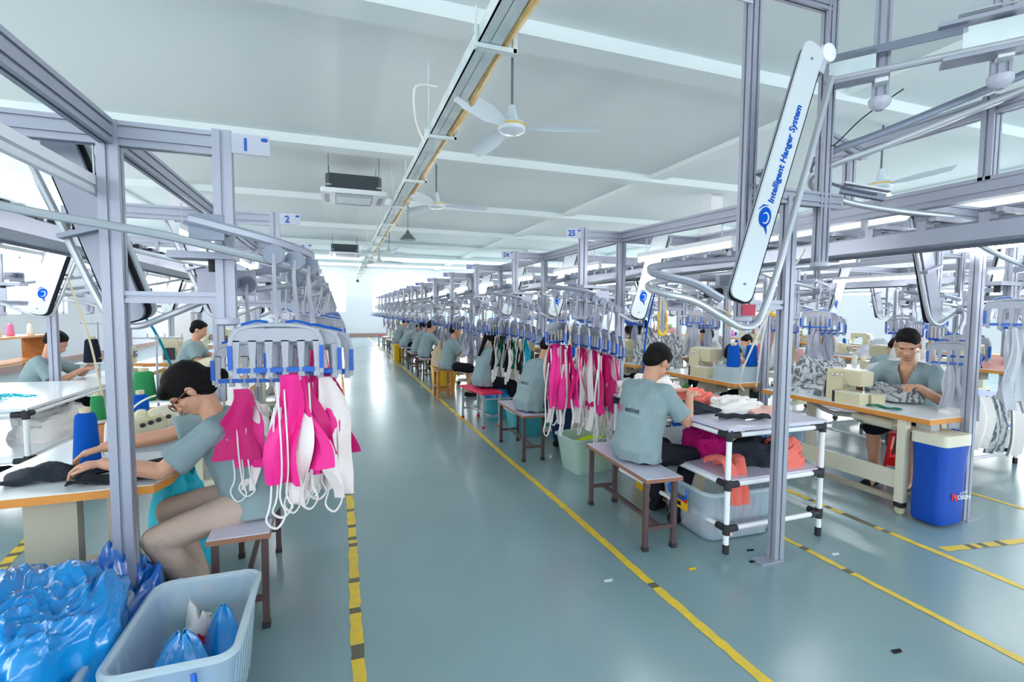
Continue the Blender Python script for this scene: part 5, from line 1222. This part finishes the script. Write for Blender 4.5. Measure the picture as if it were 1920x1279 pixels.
def person(x, y, rz, label, hs=.49, lean=.35, head=.9, hands=((.45, .14, .86), (.47, -.12, .86)), trousers='trousers_black', feet=((.38, .1), (.34, -.1)), detail=True,
           hair='short', glasses=False, turn=0, shirt='shirt', collar=False, s=1.0, standing=False, logo=False, shorts=False, legs=True, twist=0, vneck=False):
    o = empty('person', (x, y, 0), rz, label, 'person'); o.scale = (s, s, s); vx = .0075 if detail else .014
    H = V((0, 0, hs + .085)); C = H + V((sin(lean * .7), 0, cos(lean * .7))) * .27; N = C + V((sin(lean * 1.25), 0, cos(lean * 1.25))) * .20
    ta = lean * 1.25; up = V((sin(ta), 0, cos(ta))); fw = V((cos(ta), 0, -sin(ta)))
    hd = V((sin(head * .7), 0, cos(head * .7))); HC = N + hd * .165
    hu = V((sin(head), 0, cos(head))); hf = V((cos(head), 0, -sin(head)))
    Rt = Matrix.Rotation(turn, 3, 'Z'); hu = Rt @ hu; hf = Rt @ hf; hs_ = hu.cross(hf)
    HM = Matrix(((hf.x, hs_.x, hu.x), (hf.y, hs_.y, hu.y), (hf.z, hs_.z, hu.z)))  # local: x forward, y left, z up
    hk = 1.07
    def hp(a, b_, c): return HC + HM @ V((a, b_, c)) * hk
    def ellr(mb, P, r, ph=HM): mb.ell(P, (r[0] * hk, r[1] * hk, r[2] * hk), 'skin', 16, ph.to_4x4())
    sh = [N + V((-.0, .165, 0)) - up * .045, N + V((0, -.165, 0)) - up * .045]
    arms = []
    for i, sd in enumerate((1, -1)):
        T = V(hands[i]); E, W = ik(sh[i], T, .27, .25, V((-.25, sd * .55, -1))); arms.append((sh[i], E, W))
    mb = MB()
    # skull, jaw, neck
    ellr(mb, hp(-.012, 0, .035), (.094, .074, .088)); ellr(mb, hp(.022, 0, -.03), (.066, .058, .078)); ellr(mb, hp(.045, 0, -.075), (.038, .036, .03))
    ellr(mb, hp(.075, 0, .028), (.018, .05, .012)); mb.cap(hp(.082, 0, .012), hp(.102, 0, -.022), .009, .014, 'skin', 8); ellr(mb, hp(.094, .013, -.026), (.01, .009, .008)); ellr(mb, hp(.094, -.013, -.026), (.01, .009, .008))
    ellr(mb, hp(.078, 0, -.055), (.014, .024, .013))
    for sd in (-1, 1):
        ellr(mb, hp(.05, sd * .035, -.02), (.025, .022, .02)); ellr(mb, hp(-.012, sd * .077, -.002), (.018, .010, .032))
    mb.cap(N - up * .03, HC + HM @ V((-.02, 0, -.04)), .056, .05, 'skin', 14)
    mb.cap(C, N - up * .05, .10, .075, 'skin', 14)
    for i, (S_, E, W) in enumerate(arms):
        sd = (1, -1)[i]; mb.cap(S_, E, .048, .039, 'skin', 12); mb.cap(E, E.lerp(W, .35), .039, .039, 'skin', 12); mb.cap(E.lerp(W, .35), W, .039, .026, 'skin', 12); mb.cap(C + up * .08, S_, .08, .05, 'skin', 10)
        d = (W - E).normalized(); d = (d + V((.35, 0, -.25))).normalized(); side = d.cross(V((0, 0, 1))).normalized() * sd   # points outward
        nrm = side.cross(d).normalized() * (1 if sd > 0 else -1)
        if nrm.z < 0: nrm = -nrm
        for t in (-.028, -.01, .01, .028): mb.cap(W + d * .02 + side * t * .7, W + d * .085 + side * t, .0145, .0125, 'skin', 8)
        ln = (.055, .07, .075, .066)
        for q, t in enumerate((.033, .012, -.011, -.032)):
            a = W + d * .088 + side * t; l = ln[q]; b1 = a + (d * .8 - nrm * (.35 + .1 * q)).normalized() * l * .55; b2 = b1 + (d * .35 - nrm * .9).normalized() * l * .5
            mb.cap(a, b1, .0088, .0082, 'skin', 8); mb.cap(b1, b2, .0082, .0068, 'skin', 8)
        tb = W + d * .03 - side * .028; t1 = tb + (d * .75 - side * .6 - nrm * .25).normalized() * .045; t2 = t1 + (d * .9 - nrm * .35).normalized() * .032
        mb.cap(tb, t1, .0125, .0098, 'skin', 8); mb.cap(t1, t2, .0095, .008, 'skin', 8)
    tr = MB(); shoe = MB()
    hips = [H + V((.0, .085, -.01)), H + V((.0, -.085, -.01))]; kn = []
    for i, sd in enumerate((1, -1)):
        fx, fy = feet[i]
        if standing: A = V((fx, fy, .09)); K = (hips[i] + A) / 2 + V((.04, 0, 0))
        else:
            A = V((fx, fy, .09)); K, A = ik(hips[i], A, .42, .42, V((.8, sd * .1, .9)))
        kn.append(K)
        if legs:
            if shorts: mb.cap(K, K.lerp(A, .35), .05, .052, 'skin', 10)
            mb.cap(K.lerp(A, .35), A, .05, .034, 'skin', 10); mb.cap(hips[i], K, .06, .05, 'skin', 10); mb.cap(A, A + V((.1, 0, -.05)), .034, .03, 'skin', 8)
        tr.cap(hips[i], K, .092, .068, trousers, 14)
        if not shorts: tr.cap(K, K.lerp(A, .55), .066, .06, trousers, 12); tr.cap(K.lerp(A, .55), K.lerp(A, .93), .06, .056, trousers, 12)
        else: tr.cap(K.lerp(hips[i], .3), K.lerp(hips[i], .02), .08, .078, trousers, 12)
        shoe.cap(A + V((-.03, 0, -.045)), A + V((.14, sd * .02, -.055)), .042, .036, 'black', 12); shoe.cap(A + V((0, 0, -.02)), A + V((.06, 0, -.045)), .042, .038, 'black', 12)
    mb.cap(H, C, .09, .10, 'skin', 12)
    if not standing: tr.cap(H + V((-.02, .06, -.01)), H + V((-.02, -.06, -.01)), .098, .098, trousers, 14)
    else: tr.cap(H + V((0, .05, 0)), H + V((0, -.05, 0)), .095, .095, trousers, 14)
    body = mobj('body', remeshed(mb, vx * (.72 if detail else 1), 3), 'skin', o)
    mobj('trousers', remeshed(tr, vx * 1.3, 6, .004), trousers, o)
    if legs and feet[0][0] < 5: mobj('shoes', remeshed(shoe, vx * 1.3, 5), 'black', o)
    # shirt: elliptical rings up the spine plus sleeves
    st = MB(); rings = []
    spec = [(-.07, .185, .150, -.025), (.0, .193, .156, -.02), (.12, .180, .144, -.01), (.25, .184, .140, -.005), (.36, .194, .130, -.01), (.43, .176, .10, -.012), (.458, .125, .082, -.012), (.474, .075, .062, -.012)]
    for hgt, wd, dp, ox in spec:
        if hgt < .27: t = hgt / .27; c = H + (C - H) * t; ax = (C - H).normalized()
        else: t = (hgt - .27) / .20; c = C + (N - C) * t; ax = (N - C).normalized()
        f = V((ax.z, 0, -ax.x)); c = c + f * ox
        if hgt < 0: c = H + V((-.0, 0, hgt)); f = V((1, 0, 0))
        rings.append([c + f * (cos(a) * dp) + V((0, 1, 0)) * (sin(a) * wd) for a in [2 * pi * k / 24 for k in range(24)]])
    st.loft(rings, shirt)
    for i, (S_, E, W) in enumerate(arms):
        mid = S_.lerp(E, .72); st.cap(S_ + (C + up * .1 - S_) * .25, S_, .074, .058, shirt, 14)
        ax = (E - S_).normalized(); q = ax.orthogonal().normalized(); r_ = ax.cross(q); rr = []
        for t, rad in ((-.0, .058), (.3, .061), (.6, .064), (.74, .070), (.78, .072)): rr.append([S_.lerp(E, t) + (q * cos(a) + r_ * sin(a)) * rad for a in [2 * pi * k / 16 for k in range(16)]])
        st.loft(rr, shirt)
    if collar:
        q = V((0, 1, 0)); st.tube([N + up * (.012 - .03 * max(0, cos(a))) + fw * (cos(a) * .062 - .008) + q * sin(a) * .064 for a in [2 * pi * k / 20 for k in range(20)]], .013, shirt, 8, True)
    shm = remeshed(st, vx * 1.15, 4, .009 if detail else .006); so = mobj('shirt', shm, shirt, o)
    if vneck:
        import bmesh
        bm = bmesh.new(); bm.from_mesh(shm); kill = []
        for vv in bm.verts:
            d = vv.co - N; hgt = -d.dot(up); 
            if d.dot(fw) > -.0 and -.05 < hgt < .15 and abs(d.y) < .055 * (1 - hgt / .15): kill.append(vv)
        bmesh.ops.delete(bm, geom=kill, context='VERTS'); bm.to_mesh(shm); bm.free()
        pk = MB(); pk.tube([N - up * t + fw * (.112 + .02 * (t > .2)) for t in (.15, .2, .26)], .003, 'greypaint', 5); pk.build('shirt_placket', so)
    # hair
    hm = MB()
    if hair == 'short':
        ellr(hm, hp(-.026, 0, .052), (.096, .083, .088)); ellr(hm, hp(-.06, 0, .0), (.055, .07, .07)); ellr(hm, hp(.03, 0, .098), (.045, .060, .025))
    elif hair == 'crop':
        ellr(hm, hp(-.018, 0, .056), (.094, .079, .078)); ellr(hm, hp(-.05, 0, .02), (.06, .07, .06)); ellr(hm, hp(.03, 0, .094), (.04, .056, .022))
    elif hair == 'fringe':
        ellr(hm, hp(-.02, 0, .05), (.104, .088, .092)); ellr(hm, hp(-.06, 0, -.005), (.065, .078, .075)); ellr(hm, hp(.06, 0, .075), (.045, .066, .035)); hm.cap(hp(-.09, 0, .0), hp(-.13, 0, -.05), .045, .035, 'hair', 12)
    elif hair == 'pony':
        ellr(hm, hp(-.02, 0, .05), (.104, .088, .092)); ellr(hm, hp(-.055, 0, -.01), (.065, .08, .08)); ellr(hm, hp(.055, 0, .085), (.04, .06, .03)); hm.cap(hp(-.11, 0, .02), hp(-.14, 0, -.05), .035, .04, 'hair', 12); q = hp(-.14, 0, -.05); hm.cap(q, q + V((-.12, 0, -.28)), .04, .018, 'hair', 12)
    mobj('hair', remeshed(hm, vx, 2, .004), 'hair', o)
    if detail:
        for sd in (-1, 1):
            e = MB(); e.ell(hp(.072, sd * .030, .008), (.008, .013, .005), 'eye', 10, HM.to_4x4()); e.build('eye', o)
            e = MB(); e.tube([hp(.083, sd * .016, .026), hp(.084, sd * .032, .03), hp(.074, sd * .048, .026)], .0032, 'hair', 6); e.build('eyebrow', o)
        e = MB(); e.ell(hp(.091, 0, -.053), (.005, .021, .0045), 'lips', 10, HM.to_4x4()); e.build('mouth', o)
    if glasses:
        g = MB()
        for sd in (-1, 1):
            g.tube([hp(.102, sd * .034 + .026 * cos(a), .004 + .019 * sin(a)) for a in [2 * pi * k / 16 for k in range(16)]], .0032, 'spectacle', 6, True); g.tube([hp(.10, sd * .06, .012), hp(.04, sd * .079, .012), hp(-.015, sd * .084, .01)], .0032, 'spectacle', 6)
        g.tube([hp(.103, -.009, .008), hp(.103, .009, .008)], .003, 'spectacle', 6); g.build('glasses', o)
    if logo:
        bv = BVHTree.FromPolygons([v.co.copy() for v in shm.vertices], [tuple(p.vertices) for p in shm.polygons])
        bc = N.lerp(C, .45)
        def project(me2, offy, offz):
            for v in me2.vertices:
                # text x runs from +y (viewer left when seen from behind) to -y
                P = bc + V((-.5, -v.co.x - offy, 0)) + (V((sin(ta), 0, cos(ta))) * (v.co.y + offz)); hit = bv.ray_cast(P, V((cos(ta), 0, -sin(ta))))
                v.co = (hit[0] + V((-1, 0, 0)) * (.002 + v.co.z * .2)) if hit[0] is not None else P + V((.4, 0, 0))
        for body_, sz, m_, ox, oz, nm in (('@', .062, 'logo_pink', -.085, .012, 'shirt_emblem'), ('eation', .05, 'black', .035, .012, 'shirt_lettering')):
            t = text(body_, sz, m_, 'tmp', None, None, .001, .0008); me2 = t.data; bpy.data.objects.remove(t)
            project(me2, ox, oz); me2.materials.clear(); mobj(nm, me2, m_, so)
        mb = MB(); vs_ = []
        for k_ in range(9): vs_.append((-.02 + k_ * .018, -.001)); 
        mb.add([V((a, b2, 0)) for a, b_ in vs_ for b2 in (-.0015, .0015)], [(2 * i, 2 * i + 2, 2 * i + 3, 2 * i + 1) for i in range(8)], 'greypaint'); me2 = mb.mesh('shirt_underline', 0); project(me2, 0, -.022); o2 = bpy.data.objects.new('shirt_underline', me2); col.objects.link(o2); o2.parent = so
    return o, HC, N, C
# right of the aisle, near to far
person(2.02, 2.98, R(12), 'seated man in grey green polo with printed back at the shelf table', lean=.22, head=.75, hands=((.50, .10, .93), (.40, -.12, .93)), hair='short', collar=True, logo=True, feet=((.34, .12), (.28, -.12)))
person(1.93, 4.86, R(12), 'seated man in dark blue jeans and printed grey green shirt', lean=.38, head=.8, hands=((.52, .06, .84), (.46, -.14, .84)), trousers='jeans', hair='short', logo=True, feet=((.46, .1), (.40, -.1)))
person(1.92, 6.62, R(12), 'seated woman with long dark ponytail on the red bench', lean=.32, head=.6, hands=((.42, .14, .82), (.38, -.1, .80)), hair='pony', detail=False, feet=((.42, .1), (.38, -.1)))
person(1.86, 8.72, R(-4), 'seated man in shorts holding cloth on the wooden stool', lean=.25, head=.35, hands=((.42, .1, .85), (.38, -.06, .88)), hair='short', detail=False, shorts=True, feet=((.40, .1), (.34, -.1)))
person(1.86, 11.2, R(10), 'seated person with short black hair behind the beige cloth heap', lean=.25, head=.5, detail=False)
person(1.90, 12.6, R(10), 'seated person leaning over just behind the short-haired one', lean=.4, head=.7, detail=False, hair='fringe')
person(1.84, 16.6, R(5), 'seated worker in grey green shirt far down the right row', lean=.4, head=.9, detail=False)
person(1.84, 14.7, R(5), 'seated worker bending low beside the yellow bin', lean=.75, head=1.2, detail=False)
# left of the aisle
_, HC, N_, C2 = person(-.43, 2.86, R(184), 'seated woman with dark glasses, fringe and khaki trousers', lean=.42, head=.85, hands=((.60, .12, .845), (.70, -.10, .86)), trousers='trousers_khaki', hair='fringe', glasses=True, feet=((.20, .12), (.28, -.14)))
person(-3.05, 6.55, R(0), 'seated man with cropped hair at the far left machine', lean=.32, head=.55, hands=((.50, .1, .98), (.46, -.1, .90)), hair='crop', detail=False)
person(-2.1, 8.3, R(0), 'person in grey green shirt sitting before the white column on the left', lean=.3, head=.4, hands=((.42, .1, .9), (.4, -.1, .86)), detail=False, hs=.55)
# the man facing the camera and the people behind him
person(4.95, 2.98, R(195), 'man facing the camera working at the cream machine', lean=.28, head=.42, hands=((.42, .16, .88), (.38, -.32, .93)), hair='crop', collar=False, vneck=True, turn=.25, shorts=True, feet=((.40, .12), (.36, -.12)), trousers='trousers_black', s=1.07)
person(4.92, 4.75, R(190), 'person bending over the second machine, head hidden by hanging cloth', lean=.75, head=1.2, hands=((.42, .1, .84), (.4, -.1, .84)), detail=False)
person(5.45, 6.1, R(185), 'dark-haired person sitting behind the yellow hose', lean=.2, head=.4, detail=False, shirt='palecloth')
person(4.75, 7.1, R(170), 'dark-haired worker whose head shows beside the nearest man\'s head', lean=.6, head=1.0, detail=False)
person(5.45, 8.1, R(200), 'person in black coat standing far behind the nearest man', hs=.85, lean=.1, head=.5, standing=True, detail=False, shirt='black', hands=((.3, .12, 1.05), (.3, -.12, 1.05)), feet=((0, .1), (0, -.1)), hair='fringe')
person(6.55, 6.9, R(10), 'worker bending low behind the tall plaid heap', lean=.8, head=1.2, detail=False)
person(6.6, 4.35, R(10), 'worker in grey green shirt partly hidden by the man facing the camera', lean=.6, head=1.0, detail=False)
bpy.data.scenes.remove(TS_)
